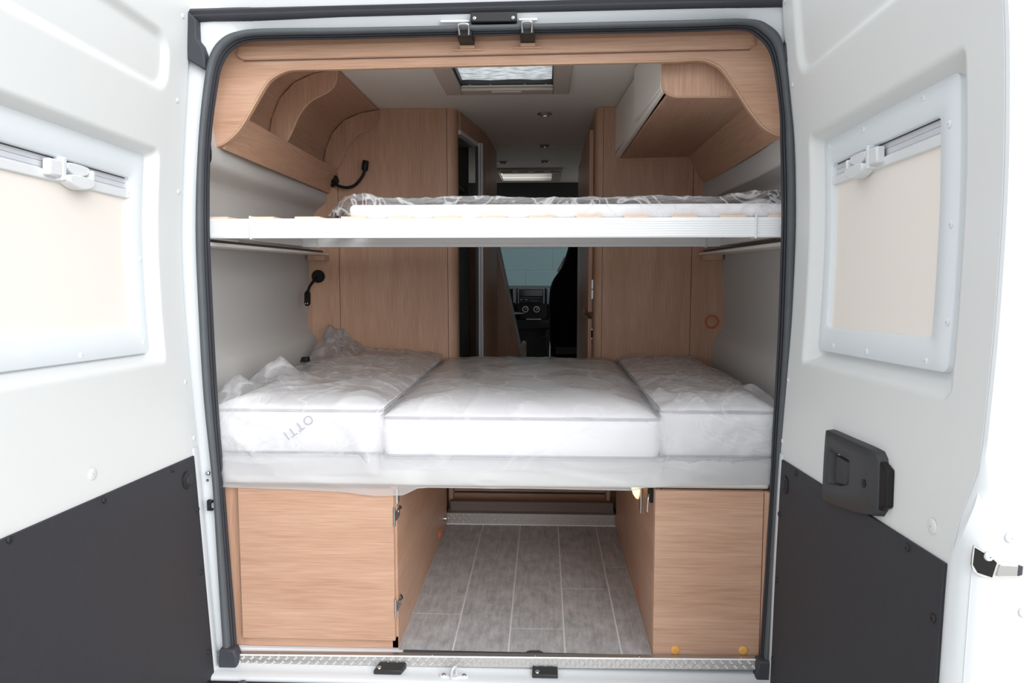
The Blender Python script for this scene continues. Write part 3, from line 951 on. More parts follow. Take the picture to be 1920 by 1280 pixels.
for x in (-0.003, 0.090):
    rows = []
    for (r_, dy) in ((0.026, 0.0), (0.026, -0.012), (0.020, -0.014), (0.018, -0.008)):
        rows.append([(x + r_ * math.cos(k * PI / 10), 4.115 + dy, 0.772 + r_ * math.sin(k * PI / 10)) for k in range(20)])
    dl = MB().strip(rows, closed_u=True).build('dial', 'white_print', da, smooth=40)
    MB().cyl((x, 4.115, 0.772), (0, -1, 0), 0.016, 0.010, 16).build('dial_cap', 'dash_plastic', dl)
    MB().hexa([(x - 0.004, 4.103, 0.768), (x + 0.004, 4.103, 0.768), (x + 0.004, 4.106, 0.768), (x - 0.004, 4.106, 0.768), (x + 0.004, 4.103, 0.784), (x + 0.01, 4.103, 0.780), (x + 0.01, 4.106, 0.780), (x + 0.004, 4.106, 0.784)]).build('pointer', 'white_print', dl)
for x0 in (-0.165, 0.19):
    vn = MB().box(x0 - 0.002, x0 + 0.062, 4.12, 4.2, 0.855, 0.94).build('air_vent', 'matte_black', da, bevel=0.006)
    for k in range(4):
        MB().box(x0 + 0.004, x0 + 0.056, 4.115, 4.125, 0.868 + k * 0.018, 0.873 + k * 0.018).build('louvre', 'dash_plastic', vn)
MB().prism([(-0.105, 0.935), (-0.078, 0.948), (-0.078, 0.815), (-0.105, 0.83)], 'Y', 4.11, 4.17).build('side_trim', 'dash_silver', da, bevel=0.004)
MB().prism([(0.174, 0.948), (0.198, 0.94), (0.19, 0.815), (0.174, 0.815)], 'Y', 4.11, 4.17).build('side_trim', 'dash_silver', da, bevel=0.004)
MB().hexa([(-0.17, 4.02, 0.728), (-0.02, 4.10, 0.735), (0.0, 4.14, 0.738), (-0.17, 4.14, 0.735), (-0.17, 4.02, 0.750), (-0.02, 4.10, 0.741), (0.0, 4.14, 0.742), (-0.17, 4.14, 0.756)]).build('tray', 'dash_silver', da, bevel=0.003)
MB().box(0.005, 0.13, 4.09, 4.102, 0.687, 0.694).build('switch_row', 'white_print', da)
gl_ = MB().tube(smooth_path([(-0.13, 4.08, 0.70), (-0.135, 4.05, 0.77), (-0.137, 4.03, 0.815)], 3), 0.012, 10).build('gear_lever', 'dark_grey_plastic', da, smooth=50)
MB().dome((-0.137, 4.03, 0.812), (0, -0.4, 1), 0.024, 0.026, rim=0.008).build('lever_knob', 'dash_silver', gl_, smooth=50)
MB().box(0.165, 0.20, 4.08, 4.14, 0.44, 0.60).tube(smooth_path([(0.10, 4.09, 0.52), (0.14, 4.07, 0.545), (0.185, 4.08, 0.55)], 3), 0.006, 6).build('console_bracket', 'dark_grey_plastic', da, bevel=0.004)

cs = thing('cab_seat', 'black cab seat seen from behind beside the walkway', 'seat', (0.42, 3.3, 0))
so = smooth2([(0.215, 0.38), (0.200, 0.50), (0.190, 0.66), (0.186, 0.88), (0.207, 1.003), (0.262, 1.090), (0.290, 1.15), (0.318, 1.235), (0.345, 1.33), (0.40, 1.36), (0.56, 1.36), (0.62, 1.33), (0.65, 1.23), (0.68, 1.0), (0.69, 0.7), (0.67, 0.38)], 3)
MB().prism(so, 'Y', 3.20, 3.36).build('backrest', 'seat_fabric', cs, bevel=0.03, seg=3)
MB().box(0.20, 0.68, 3.25, 3.80, 0.36, 0.52).build('cushion', 'seat_fabric', cs, bevel=0.04, seg=3)
MB().box(0.22, 0.66, 3.28, 3.72, 0.02, 0.36).build('pedestal', 'dash_plastic', cs)
MB().box(0.235, 0.40, 3.19, 3.199, 0.50, 0.55).build('back_pocket', 'header_grey', cs)
MB().hexa([(0.240, 3.185, 1.085), (0.252, 3.185, 1.08), (0.252, 3.20, 1.08), (0.240, 3.20, 1.085), (0.292, 3.185, 1.185), (0.302, 3.185, 1.180), (0.302, 3.20, 1.18), (0.292, 3.20, 1.185)]).build('side_tab', 'rooflight_plastic', cs)
sb = MB().box(0.418, 0.428, 3.14, 3.165, 0.02, 1.40).build('seat_belt', 'dark_grey_plastic')
tag(sb, 'dark seat belt strap hanging beside the black cab seat', 'seat belt')
MB().box(0.408, 0.436, 3.13, 3.17, 1.12, 1.16).build('buckle', 'matte_black', sb, bevel=0.003)

# ------------------------------------------------------------------ garage: step, back wall, cabinets
stp = thing('garage_step', 'low step with chequer plate strip at the garage end', 'step', (0.1, 1.03, 0))
MB().box(-0.262, 0.458, 1.024, 1.20, 0.0, 0.048).build('step_body', 'plate_metal', stp)
MB().box(-0.262, 0.458, 1.018, 1.026, 0.0, 0.004).build('edge_strip', 'grout_grey', stp)
MB().box(-0.250, 0.450, 1.06, 1.09, 0.048, 0.088).build('ledge', 'ledge_brown', stp)
def treads(x0, x1, f, du=0.0125, n=3, w_=0.0030, l=0.0055, h=0.0016, rows_=None):
    """raised lozenges of chequer plate, f(a, b) maps plate coordinates to (point, normal)"""
    m = MB()
    nx = int((x1 - x0) / du)
    for i in range(nx):
        for r_ in range(rows_):
            s = 1 if (i + r_) % 2 else -1
            a0 = x0 + (i + 0.5) * du
            b0 = (r_ + 0.5) / rows_
            for k in (-1, 0, 1):
                oa, ob = s * k * 0.0042 * 0.72, k * -0.0042 * 0.72
                P = []
                for (p, q) in ((-1, 0), (0, -1), (1, 0), (0, 1)):
                    da_ = p * l * 0.707 - q * w_ * 0.5 * 0.707 * 1
                    db_ = s * (p * l * 0.707) + s * q * w_ * 0.5 * 0.707
                    P.append((a0 + oa * 1 + da_, db_ + ob * s * s, b0))
                base = [f(a, b, c, 0.0) for a, b, c in P]
                cx_ = f(a0 + oa, ob, b0, h)
                m.add(base + [cx_], [(0, 1, 4), (1, 2, 4), (2, 3, 4), (3, 0, 4)])
    return m


o = treads(-0.262, 0.458, lambda a, d, c, h: (a, 1.0239 - h, 0.003 + 0.043 * c + d), rows_=3).build('tread_pattern', 'tread_metal', stp)
o['kind'] = 'stuff'

gb = thing('garage_back_wall', 'dim oak board closing the far end of the garage', 'panel', (0.1, 1.2, 0.1))
MB().box(-0.262, 0.458, 1.17, 1.185, 0.06, 0.474).build('board', 'wood_x', gb)
MB().box(-0.262, -0.245, 1.10, 1.17, 0.05, 0.474).box(0.425, 0.440, 1.10, 1.17, 0.05, 0.474).build('upright', 'wood_z', gb)
MB().box(-0.245, 0.425, 1.162, 1.17, 0.095, 0.102).build('groove_strip', 'rubber_dark', gb)

lc = thing('storage_cabinet', 'under-bed oak cabinet with steel hinges on its edge', 'cabinet', (-0.5, 0.4, 0))
CF = -0.045
MB().box(-0.709, -0.268, CF - 0.016, CF, 0.030, 0.470).build('door', 'wood_x', lc, bevel=0.0015)
MB().box(-0.762, -0.700, CF + 0.002, CF + 0.02, 0.0, 0.474).build('side_stile', 'wood_z', lc, bevel=0.0015)
MB().box(-0.700, -0.2625, CF + 0.002, CF + 0.02, 0.0, 0.034).build('bottom_rail', 'wood_x', lc)
MB().box(-0.280, -0.262, CF + 0.002, 1.02, 0.0, 0.474).build('side_panel', 'wood_y', lc, bevel=0.001)
MB().box(-0.845, -0.282, CF + 0.022, 1.02, 0.455, 0.474).build('top_board', 'wood_x', lc)
MB().box(-0.765, -0.7625, CF - 0.004, CF + 0.02, 0.0, 0.474).build('edge_strip', 'wood_edge', lc)
for z in (0.392, 0.127):
    h_ = MB().cyl((-0.2655, CF - 0.017, z - 0.027), (0, 0, 1), 0.0035, 0.054, 8).build('hinge', 'chrome', lc, smooth=50)
    MB().box(-0.2625, -0.2605, CF - 0.005, CF + 0.040, z - 0.014, z + 0.014).build('hinge_leaf', 'chrome', h_)
    MB().dome((-0.2605, CF + 0.020, z + 0.006), (1, 0, 0), 0.006, 0.003).build('hinge_screw', 'chrome', h_)
    MB().tube(smooth_path([(-0.2605, CF + 0.005, z + 0.012), (-0.252, CF + 0.015, z + 0.016), (-0.2605, CF + 0.040, z + 0.014)], 3), 0.0022, 6).build('hinge_wire', 'black_plastic', h_)
MB().box(-0.2625, -0.258, CF - 0.002, CF + 0.022, 0.425, 0.466).build('bracket', 'bright_aluminium', lc)
gm = []
for (r_, dx) in ((0.024, 0.0), (0.0245, 0.004), (0.019, 0.006), (0.016, 0.004), (0.015, 0.001)):
    gm.append([(-0.262 + dx, 0.80 + r_ * math.cos(k * PI / 12), 0.036 + r_ * math.sin(k * PI / 12)) for k in range(24)])
MB().strip(gm, closed_u=True).build('cable_grommet', 'orange_plastic', lc, smooth=40)
MB().dome((-0.262, 0.93, 0.055), (1, 0, 0), 0.010, 0.006, rim=0.01).build('fastener', 'bright_aluminium', lc, smooth=40)

rc = thing('side_cabinet', 'under-bed oak cabinet with two yellow plugs near its foot', 'cabinet', (0.6, 0.4, 0))
MB().box(0.4585, 0.753, CF - 0.014, CF, 0.003, 0.474).build('front_panel', 'wood_x', rc, bevel=0.0015)
MB().box(0.458, 0.476, CF + 0.001, 1.02, 0.0, 0.474).build('side_panel', 'wood_y', rc, bevel=0.001)
MB().box(0.7545, 0.776, CF - 0.018, CF + 0.012, 0.003, 0.474).build('side_stile', 'wood_z', rc, bevel=0.0015)
MB().box(0.478, 0.86, CF + 0.004, 1.02, 0.455, 0.474).build('top_board', 'wood_x', rc)
for x, z in ((0.521, 0.020), (0.709, 0.023)):
    MB().dome((x, CF - 0.014, z), (0, -1, 0), 0.0125, 0.002, 18, rim=0.002).build('cap', 'yellow_plug', rc, smooth=40)
for y in (0.25, 0.75):
    MB().dome((0.458, y, 0.05), (-1, 0, 0), 0.012, 0.002, rim=0.002).build('cap', 'orange_plastic', rc, smooth=40)
MB().tube(smooth_path([(0.4575, CF + 0.06, 0.45), (0.445, CF + 0.02, 0.448), (0.442, CF + 0.018, 0.42), (0.442, CF + 0.018, 0.405)], 4), 0.0025, 8).build('latch_wire', 'bright_aluminium', rc, smooth=50)
MB().box(0.449, 0.4575, CF + 0.02, CF + 0.07, 0.430, 0.47).build('latch_block', 'matte_black', rc)

gl2 = thing('garage_lamp', 'small glowing amber lamp under the bed by the cabinet', 'lamp', (0.452, 0.26, 0.41))
MB().box(0.4515, 0.4575, 0.20, 0.245, 0.325, 0.452).build('backplate', 'bright_aluminium', gl2, bevel=0.002)
rows = []
for i in range(9):
    t = i / 8
    a = -PI / 2 + PI * t
    zz = 0.402 + 0.055 * math.sin(a)
    rr = 0.026 * math.cos(a) + 0.0005
    rows.append([(0.456 - rr * math.sin(b) * 0.9, 0.285 + 0.045 * math.cos(b) * (rr / 0.0265), zz) for b in [PI * k / 8 for k in range(9)]])
MB().strip(rows).build('diffuser', 'lamp_glow', gl2, smooth=60)

# ------------------------------------------------------------------ sill
sl = thing('sill_plate', 'chequer plate threshold along the floor edge', 'threshold', (0.02, -0.08, 0))
def sz(x):
    return 0.006 + (x - 0.0) * 0.013
MB().hexa([(-0.722, -0.094, sz(-0.722) - 0.031), (0.752, -0.094, sz(0.752) - 0.031), (0.752, -0.0625, sz(0.752) - 0.031), (-0.722, -0.0625, sz(-0.722) - 0.031),
           (-0.722, -0.089, sz(-0.722) - 0.004), (0.752, -0.089, sz(0.752) - 0.004), (0.752, -0.0625, sz(0.752) - 0.004), (-0.722, -0.0625, sz(-0.722) - 0.004)]).build('plate', 'plate_metal', sl, bevel=0.002)
o = treads(-0.715, 0.745, lambda a, d, c, h: (a, -0.0942 + 0.0045 * c - h, sz(a) - 0.029 + 0.024 * c + d), rows_=2).build('tread_pattern', 'tread_metal', sl)
o['kind'] = 'stuff'
MB().tube([(-0.722, -0.089, sz(-0.722) - 0.003), (0.752, -0.089, sz(0.752) - 0.003)], 0.0026, 8).build('nosing', 'aluminium', sl, smooth=60)
MB().box(-0.245, 0.442, -0.0625, -0.0565, -0.002, 0.0025).build('black_gasket', 'rubber_dark', sl)
for x in (-0.60, -0.16, 0.13, 0.42, 0.70):
    MB().dome((x, -0.076, sz(x) - 0.0045), (0, 0, 1), 0.0035, 0.002).build('screw', 'chrome', sl, smooth=40)
MB().hexa([(0.100, -0.064, 0.002), (0.155, -0.064, 0.002), (0.15, -0.050, 0.002), (0.105, -0.050, 0.002), (0.11, -0.064, 0.006), (0.14, -0.064, 0.005), (0.14, -0.052, 0.007), (0.115, -0.052, 0.006)]).build('loose_gasket_end', 'rubber_dark', sl)

tm = MB()
pr = [(-0.03, -0.028), (-0.0965, -0.028), (-0.102, -0.0315), (-0.125, -0.0335), (-0.148, -0.035), (-0.155, -0.040), (-0.157, -0.050), (-0.157, -0.096), (-0.03, -0.096)]
tm.prism(pr, 'X', -0.90, 0.90)
ts = tm.build('trim_3', 'white_steel', smooth=50)
tag(ts, 'white painted rear sill under the chequer plate', 'sill', kind='structure')
bp_ = MB().prism([(-0.05, -0.098), (-0.1585, -0.098), (-0.1585, -0.040), (-0.172, -0.038), (-0.21, -0.052), (-0.225, -0.30), (-0.05, -0.30)], 'X', -0.92, 0.92).build('bumper', 'black_plastic', bevel=0.01)
tag(bp_, 'black plastic rear bumper below the white sill', 'bumper')
MB().dome((-0.665, -0.178, -0.0385), (0, -0.2, 1), 0.012, 0.004).build('plug', 'rubber', bp_, smooth=40)
for i, (x0, x1, sk_, dz) in enumerate(((-0.316, -0.240, 0.010, 0.0), (0.122, 0.192, 0.0, -0.002))):
    kp = thing('keeper_plate', ('black door keeper on the sill below the hinged cabinet', 'black door keeper on the sill below the grey floor planks')[i], 'catch', ((x0 + x1) / 2, -0.11, -0.03), 'door keepers on the sill')
    MB().hexa([(x0, -0.129, -0.0325), (x1, -0.129, -0.0325), (x1 + sk_, -0.0975, -0.0305), (x0 + sk_, -0.0975, -0.0305),
               (x0, -0.128, -0.021 + dz), (x1, -0.128, -0.021 + dz), (x1 + sk_, -0.0985, -0.012 + dz), (x0 + sk_, -0.0985, -0.012 + dz)]).build('plate', 'dark_grey_plastic', kp, bevel=0.002)
    MB().dome((x0 + 0.014, -0.119, -0.0185 + dz), (0, -0.3, 1), 0.0065, 0.002, rim=0.0015).build('screw', 'chrome', kp, smooth=40)
sk = thing('lower_striker', 'white lower door striker in the middle of the sill', 'striker', (-0.093, -0.13, -0.034))
pl = smooth2([(-0.134, -0.128), (-0.127, -0.120), (-0.109, -0.123), (-0.093, -0.119), (-0.077, -0.123), (-0.059, -0.120), (-0.052, -0.129), (-0.059, -0.138), (-0.077, -0.138), (-0.093, -0.147), (-0.109, -0.138), (-0.127, -0.137), (-0.134, -0.128)], 3)[:-1]
MB().prism(pl, 'Z', -0.0345, -0.0285).build('base_plate', 'trim_white', sk, bevel=0.002)
MB().tube(smooth_path([(-0.098, -0.140, -0.030), (-0.098, -0.141, -0.014), (-0.093, -0.138, -0.004), (-0.088, -0.128, -0.006), (-0.088, -0.122, -0.030)], 4), 0.0042, 8).build('loop', 'blind_rail', sk, smooth=60)
for x in (-0.121, -0.065):
    MB().dome((x, -0.129, -0.0285), (0, -0.2, 1), 0.006, 0.002, rim=0.001).build('screw', 'chrome', sk, smooth=40)

# ------------------------------------------------------------------ lower bed
bb = MB().box(-0.800, 0.810, -0.028, 1.19, 0.4765, 0.553).build('bed_base', 'base_board', bevel=0.012)
tag(bb, 'pale bed base board resting on the two oak cabinets', 'bed base')


def mattress(x0, x1, y0, y1, z0, ze, ztop, label):
    root = thing('mattress', label, 'mattress', ((x0 + x1) / 2, (y0 + y1) / 2, z0), 'mattresses of the lower bed')
    nx, ny = 26, 40
    rnd = 0.018
    def top(a, b):
        e = min(min(a, 1 - a) * (x1 - x0), min(b, 1 - b) * (y1 - y0))
        k = 1 - math.exp(-e / 0.055)
        return ze + (ztop - ze) * k + 0.003 * noise.noise(Vector((a * 5 + x0 * 9, b * 8, 1.3)))
    rings = []
    def ring(off, z):
        r = 0.03
        pts = []
        for (cx, cy, a0) in ((x0 + r, y0 + r, PI), (x1 - r, y0 + r, 1.5 * PI), (x1 - r, y1 - r, 0), (x0 + r, y1 - r, 0.5 * PI)):
            for k in range(6):
                a = a0 + k * PI / 10
                pts.append((cx + (r + off) * math.cos(a), cy + (r + off) * math.sin(a), z))
        return pts
    m = MB()
    h = ze - z0
    m.strip([ring(-0.03, z0), ring(-0.008, z0 + 0.002), ring(-0.001, z0 + 0.010), ring(0.004, z0 + h * 0.3), ring(0.005, z0 + h * 0.55), ring(0.003, z0 + h * 0.8), ring(-0.002, ze - 0.006), ring(-0.006, ze)], closed_u=True)
    g_ = []
    for j in range(ny + 1):
        g_.append([(x0 + 0.004 + (x1 - x0 - 0.008) * i / nx, y0 + 0.004 + (y1 - y0 - 0.008) * j / ny, top(i / nx, j / ny)) for i in range(nx + 1)])
    m.strip(g_)
    body = m.build('cover', 'mattress_cloth', root, smooth=60)
    MB().tube(ring(-0.001, ze - 0.003), 0.0042, 6, closed=True).build('piping', 'piping_cloth', root, smooth=60)
    MB().tube(ring(0.000, z0 + 0.012), 0.0038, 6, closed=True).build('piping', 'piping_cloth', root, smooth=60)
    return root, top


mL, tL = mattress(-0.795, -0.300, -0.032, 1.185, 0.5535, 0.688, 0.722, 'white mattress by the grey lining with lamps, wrapped in crumpled film')
mC, tC = mattress(-0.296, 0.469, -0.055, 1.185, 0.5535, 0.674, 0.712, 'wide white middle mattress of the lower bed')
mR, tR = mattress(0.473, 0.802, -0.032, 1.185, 0.5535, 0.692, 0.716, 'narrow white mattress below the round wooden vent')


def film(name, parent_label, x0, x1, y0, y1, zt, zbot, mat, amp, seed, bumps=(), nx=150, ny=170, cat='plastic sheet', group=None, side_drop=0.0):
    """a sheet of polythene lying on a mattress and hanging over its front edge"""
    rows = []
    drop = zt(0.5, 0.0) - zbot
    L = (y1 - y0) + drop
    for j in range(ny + 1):
        # denser rows near the front edge and on the hanging part
        t = j / ny
        s = L * (1 - (1 - t) ** 1.25)
        s = L * t
        row = []
        for i in range(nx + 1):
            a = i / nx
            x = x0 + (x1 - x0) * a
            if s < (y1 - y0):
                y = y1 - s
                b = (y - y0) / (y1 - y0)
                z = zt(min(max(a, 0.0), 1.0), min(max(b, 0.0), 1.0)) + 0.004
                nrm = Vector((0, 0, 1))
                ed = max(0.0, 1 - (y - y0) / 0.03)
                nrm = Vector((0, -0.7 * ed, 1)).normalized()
            else:
                y = y0 - 0.006
                z = zt(a, 0.0) + 0.002 - (s - (y1 - y0))
                nrm = Vector((0, -1, 0.0))
            q = Vector((x * 3.2 + seed, y * 2.6 - z * 2.2 + seed * 0.7, z * 3.0))
            n1 = noise.noise(q * 1.3)
            n2 = noise.noise(Vector((q.x * 1.9 + q.y * 0.8, q.y * 1.5 - q.x * 0.6, q.z)) + Vector((5.2, 1.3, 0)))
            n3 = noise.noise(q * 7.5 + Vector((1.7, 9.1, 0)))
            rdg = (1 - abs(n2)) ** 6
            rdg2 = (1 - abs(n3)) ** 6
            crumple = max(0.0, min(1.0, (abs(x - 0.0) - 0.45) / 0.2)) if amp > 0.008 else 0.0
            d = amp * (0.3 + 0.7 * max(0, n1) + 0.8 * rdg + (0.06 + 0.22 * crumple) * rdg2)
            p = Vector((x, y, z)) + nrm * d
            for (bx, by, br, bhh) in bumps:
                rr = math.hypot((x - bx) / br, (y - by) / (br * 1.3))
                if rr < 1 and nrm.z > 0.5:
                    k = (1 - rr) ** 1.4 * (0.75 + 0.5 * n2 + 0.35 * n3)
                    p.z += bhh * k
            row.append(p)
        rows.append(row)
    return MB().strip(rows)


fg = 'polythene sheets over the mattresses'
f1 = film('plastic_sheet', '', -0.797, -0.292, -0.036, 1.18, tL, 0.500, 'film_crumpled', 0.013, 3.1,
          bumps=((-0.735, 0.06, 0.10, 0.085), (-0.69, 0.24, 0.13, 0.10), (-0.77, 1.05, 0.20, 0.115), (-0.70, 1.02, 0.14, 0.07), (-0.55, 0.9, 0.4, 0.03))).build('plastic_sheet', 'film_crumpled', smooth=60)
tag(f1, 'crumpled clear plastic sheet with grey lettering over one mattress', 'plastic sheet', fg)
f2 = film('plastic_sheet', '', -0.300, 0.474, -0.061, 1.18, tC, 0.53, 'film_clear', 0.006, 8.7).build('plastic_sheet', 'film_clear', smooth=70)
tag(f2, 'thin clear plastic sheet over the wide middle mattress', 'plastic sheet', fg)
f3 = film('plastic_sheet', '', 0.468, 0.806, -0.036, 1.18, tR, 0.50, 'film_crumpled', 0.011, 14.2,
          bumps=((0.76, 0.10, 0.10, 0.035), (0.49, 0.12, 0.05, 0.03), (0.68, 0.05, 0.06, 0.02))).build('plastic_sheet', 'film_crumpled', smooth=60)
tag(f3, 'clear plastic sheet over the narrow mattress below the vent', 'plastic sheet', fg)
# lettering printed on the crumpled sheet: reads upside down, climbing to the right
tx = bpy.data.curves.new('lettering', 'FONT')
tx.body = 'OTTI'
tx.size = 0.036
tx.extrude = 0.0002
tx.space_character = 1.25
tx.align_x = 'LEFT'
to = bpy.data.objects.new('lettering_curve', tx)
COL.objects.link(to)
bpy.context.view_layer.update()
dg = bpy.context.evaluated_depsgraph_get()
tme = bpy.data.meshes.new_from_object(to.evaluated_get(dg))
bpy.data.objects.remove(to)
tme.name = 'lettering'
tme.materials.append(MATS['print_grey'])
tmo = bpy.data.objects.new('lettering', tme)
COL.objects.link(tmo)
tmo.parent = f1
tmo.matrix_basis = Matrix.Translation((-0.497, -0.0640, 0.682)) @ Matrix.Rotation(math.radians(90), 4, 'X') @ Matrix.Rotation(math.radians(180 + 36), 4, 'Z')

# milky sheet wrapped round the bed base, hanging in front of the cabinets
def skirt():
    rows = []
    ny, nx = 26, 160
    for j in range(ny + 1):
        t = j / ny
        row = []
        for i in range(nx + 1):
            a = i / nx
            x = -0.775 + 1.560 * a
            zb = lerp([(-0.78, 0.474), (-0.73, 0.472), (-0.55, 0.468), (-0.40, 0.462), (-0.32, 0.452), (-0.24, 0.455), (-0.20, 0.4735), (0.40, 0.4735), (0.43, 0.482), (0.48, 0.487), (0.79, 0.495)], x)
            z = 0.566 + (zb - 0.566) * t
            bulge = 0.005 * math.sin(PI * min(1, t * 1.05)) + (0.016 * t if x < -0.22 else 0.016 * t * max(0.0, 1 - (x + 0.22) / 0.05) + (0.006 * t if x > 0.45 else 0))
            q = Vector((x * 3.0, z * 16.0, 2.0))
            wv = 0.004 * noise.noise(q * 1.2) + 0.004 * (1 - abs(noise.noise(Vector((x * 4 + z * 14, z * 22, 4.4))))) ** 5
            row.append((x, -0.0505 - bulge - wv, z))
        rows.append(row)
    # tuck the lower edge back under the board
    rows.append([(x, y + 0.012, z - 0.001) for (x, y, z) in rows[-1]])
    return MB().strip(rows)


f4 = skirt().build('plastic_sheet', 'film_milky', smooth=45)
tag(f4, 'milky plastic wrap hanging round the bed base above the cabinets', 'plastic sheet')
bt = MB().box(-0.765, 0.772, -0.044, -0.0285, 0.4765, 0.552).build('base_fascia', 'base_board', bevel=0.01)
tag(bt, 'white fascia board of the bed base inside the milky wrap', 'fascia')
cc = MB().hexa([(-0.735, 0.575, 0.749), (-0.708, 0.565, 0.749), (-0.700, 0.595, 0.749), (-0.728, 0.605, 0.749), (-0.728, 0.575, 0.768), (-0.706, 0.567, 0.770), (-0.700, 0.588, 0.768), (-0.720, 0.595, 0.766)]).build('plastic_clip', 'matte_black', bevel=0.003)
tag(cc, 'small black plastic clip lying on the crumpled sheet', 'clip')

# ------------------------------------------------------------------ upper bunk
ub = thing('bunk_bed', 'upper bunk frame of white aluminium rails with wooden slats', 'bunk', (0.02, 0.45, 1.166))
zr0, zr1 = 1.168, 1.222
pr = [(0.035, zr0), (0.002, zr0)]
ng = 7
for k in range(ng):
    a = zr0 + 0.004 + (zr1 - zr0 - 0.008) * k / ng
    b = zr0 + 0.004 + (zr1 - zr0 - 0.008) * (k + 1) / ng
    pr += [(0.0, a + 0.0006), (0.0, b - 0.0012), (0.0016, b - 0.0009), (0.0016, b - 0.0002)]
pr += [(0.002, zr1), (0.035, zr1)]
MB().prism(pr, 'X', -0.845, 0.870).build('front_rail', 'aluminium', ub)
pr2 = [(0.90, 1.174), (0.90, 1.186), (0.903, 1.187), (0.903, 1.190), (0.90, 1.191), (0.90, 1.212), (0.93, 1.212), (0.93, 1.174)]
MB().prism(pr2, 'X', -0.845, 0.870).build('rear_rail', 'aluminium', ub)
for x0, x1 in ((-0.845, -0.815), (0.84, 0.87)):
    MB().box(x0, x1, 0.036, 0.899, 1.176, 1.205).build('side_rail', 'aluminium', ub, bevel=0.002)
slat = None
for k in range(13):
    x = -0.765 + k * 0.131
    if slat is None:
        slat = MB().hexa([(-0.045, 0.004, 0), (0.026, 0.004, 0), (0.045, 0.92, 0), (-0.030, 0.92, 0), (-0.045, 0.004, 0.0055), (0.026, 0.004, 0.0055), (0.045, 0.92, 0.0055), (-0.030, 0.92, 0.0055)]).build('slat', 'slat_wood', None, bevel=0.001)
        slat.parent = ub
        o = slat
    else:
        o = slat.copy()
        COL.objects.link(o)
    o.location = Vector((x, 0.0, 1.2222)) - ub.location
for x, y in ((-0.672, -0.003), (0.726, -0.003)):
    MB().tube([(x, y, zr0 - 0.002), (x, y, zr1 + 0.006), (x, 0.038, zr1 + 0.006), (x, 0.038, zr0 - 0.002)], 0.0028, 6, closed=True).build('cable_tie', 'trim_white', ub, bevel=0.0)
for x in (-0.755, 0.785):
    MB().tube([(x, 0.897, 1.171), (x, 0.897, 1.214), (x, 0.933, 1.214), (x, 0.933, 1.171)], 0.0028, 6, closed=True).build('cable_tie', 'trim_white', ub)

for side, lb in ((-1, 'white ledge rail under the bunk on the reading lamp side'), (1, 'white ledge rail under the bunk on the round vent side')):
    sr = thing('ledge_rail', lb, 'rail', (side * 0.84, 0.6, 1.155), 'ledge rails carrying the bunk')
    xo = 0.884 if side < 0 else 0.915
    xi = 0.797 if side < 0 else 0.817
    MB().box(side * xo, side * xi, 0.0, YB - 0.006, 1.148, 1.158).build('ledge', 'cupboard_white', sr, bevel=0.002)
    MB().box(side * (xi + 0.004), side * (xi + 0.012), 0.0, YB - 0.08, 1.158, 1.166).build('buffer_strip', 'rubber_dark', sr)
    MB().box(side * (xo - 0.004), side * (xo - 0.012), 0.0, 0.40, 1.158, 1.250).build('flange', 'cupboard_white', sr, bevel=0.002)
    MB().dome((side * (xo - 0.012), 0.08, 1.236), (-side, 0, 0), 0.007, 0.004).build('screw', 'chrome', sr, smooth=40)
    MB().box(side * (xo - 0.01), side * (xi + 0.002), YB - 0.07, YB - 0.004, 1.126, 1.1475).build('end_block', 'wood_z', sr)

# thin mattress on the bunk with its film
um = thing('bunk_mattress', 'thin white mattress on the upper bunk slats', 'mattress', (0.2, 0.45, 1.23))
MB().box(-0.40, 0.862, 0.022, 0.885, 1.2235, 1.262).build('cover', 'mattress_cloth', um, bevel=0.014, seg=3)


def bunk_film():
    rows = []
    nx, ny = 260, 110
    ya, yb_ = 0.018, 0.90
    for j in range(ny + 1):
        t = j / ny
        row = []
        for i in range(nx + 1):
            x = -0.455 + 1.322 * i / nx
            q = Vector((x * 4.4, t * 3.0, 1.0))
            n1 = noise.noise(q)
            n2 = noise.noise(q * 2.6 + Vector((3, 7, 0)))
            n3 = noise.noise(q * 6.0 + Vector((9, 2, 0)))
            rdg = (1 - abs(n2)) ** 5
            rdg3 = (1 - abs(n3)) ** 5
            hgt = 0.014 + 0.016 * max(0, n1 + 0.25) + (0.003 + 0.012 * min(1, max(0, 1 - (x + 0.455) / 0.2) + max(0, (x - 0.6) / 0.2))) * rdg + 0.002 * rdg3
            endl = max(0.0, 1 - (x + 0.455) / 0.14)
            endr = max(0.0, (x - 0.66) / 0.20)
            hgt += 0.020 * endl * (0.6 + n2 + 0.5 * n3) + 0.014 * endr * (0.6 + n2 + 0.5 * n3)
            # rise from the front foot, over, and down at the back
            if t < 0.12:
                k = t / 0.12
                y = ya - 0.006 * math.sin(k * PI) + 0.012 * k
                z = 1.231 + (0.034 + hgt) * k
                y += (0.010 * n2 + 0.006 * n3) * (1 if endl + endr > 0 else 0.4)
            else:
                k = (t - 0.12) / 0.88
                y = ya + 0.012 + (yb_ - ya - 0.012) * k
                z = 1.265 + hgt * (1 - 0.3 * k)
                z -= max(0, (k - 0.93) / 0.07) * 0.03
            if endl > 0.25:
                e2 = (endl - 0.25) / 0.75
                z = 1.231 + (z - 1.231) * (1 - e2 ** 3)
            row.append((x, y, z))
        rows.append(row)
    return MB().strip(rows)


f5 = bunk_film().build('plastic_sheet', 'film_bunk', smooth=60)
tag(f5, 'rumpled clear plastic sheet over the upper bunk mattress', 'plastic sheet')

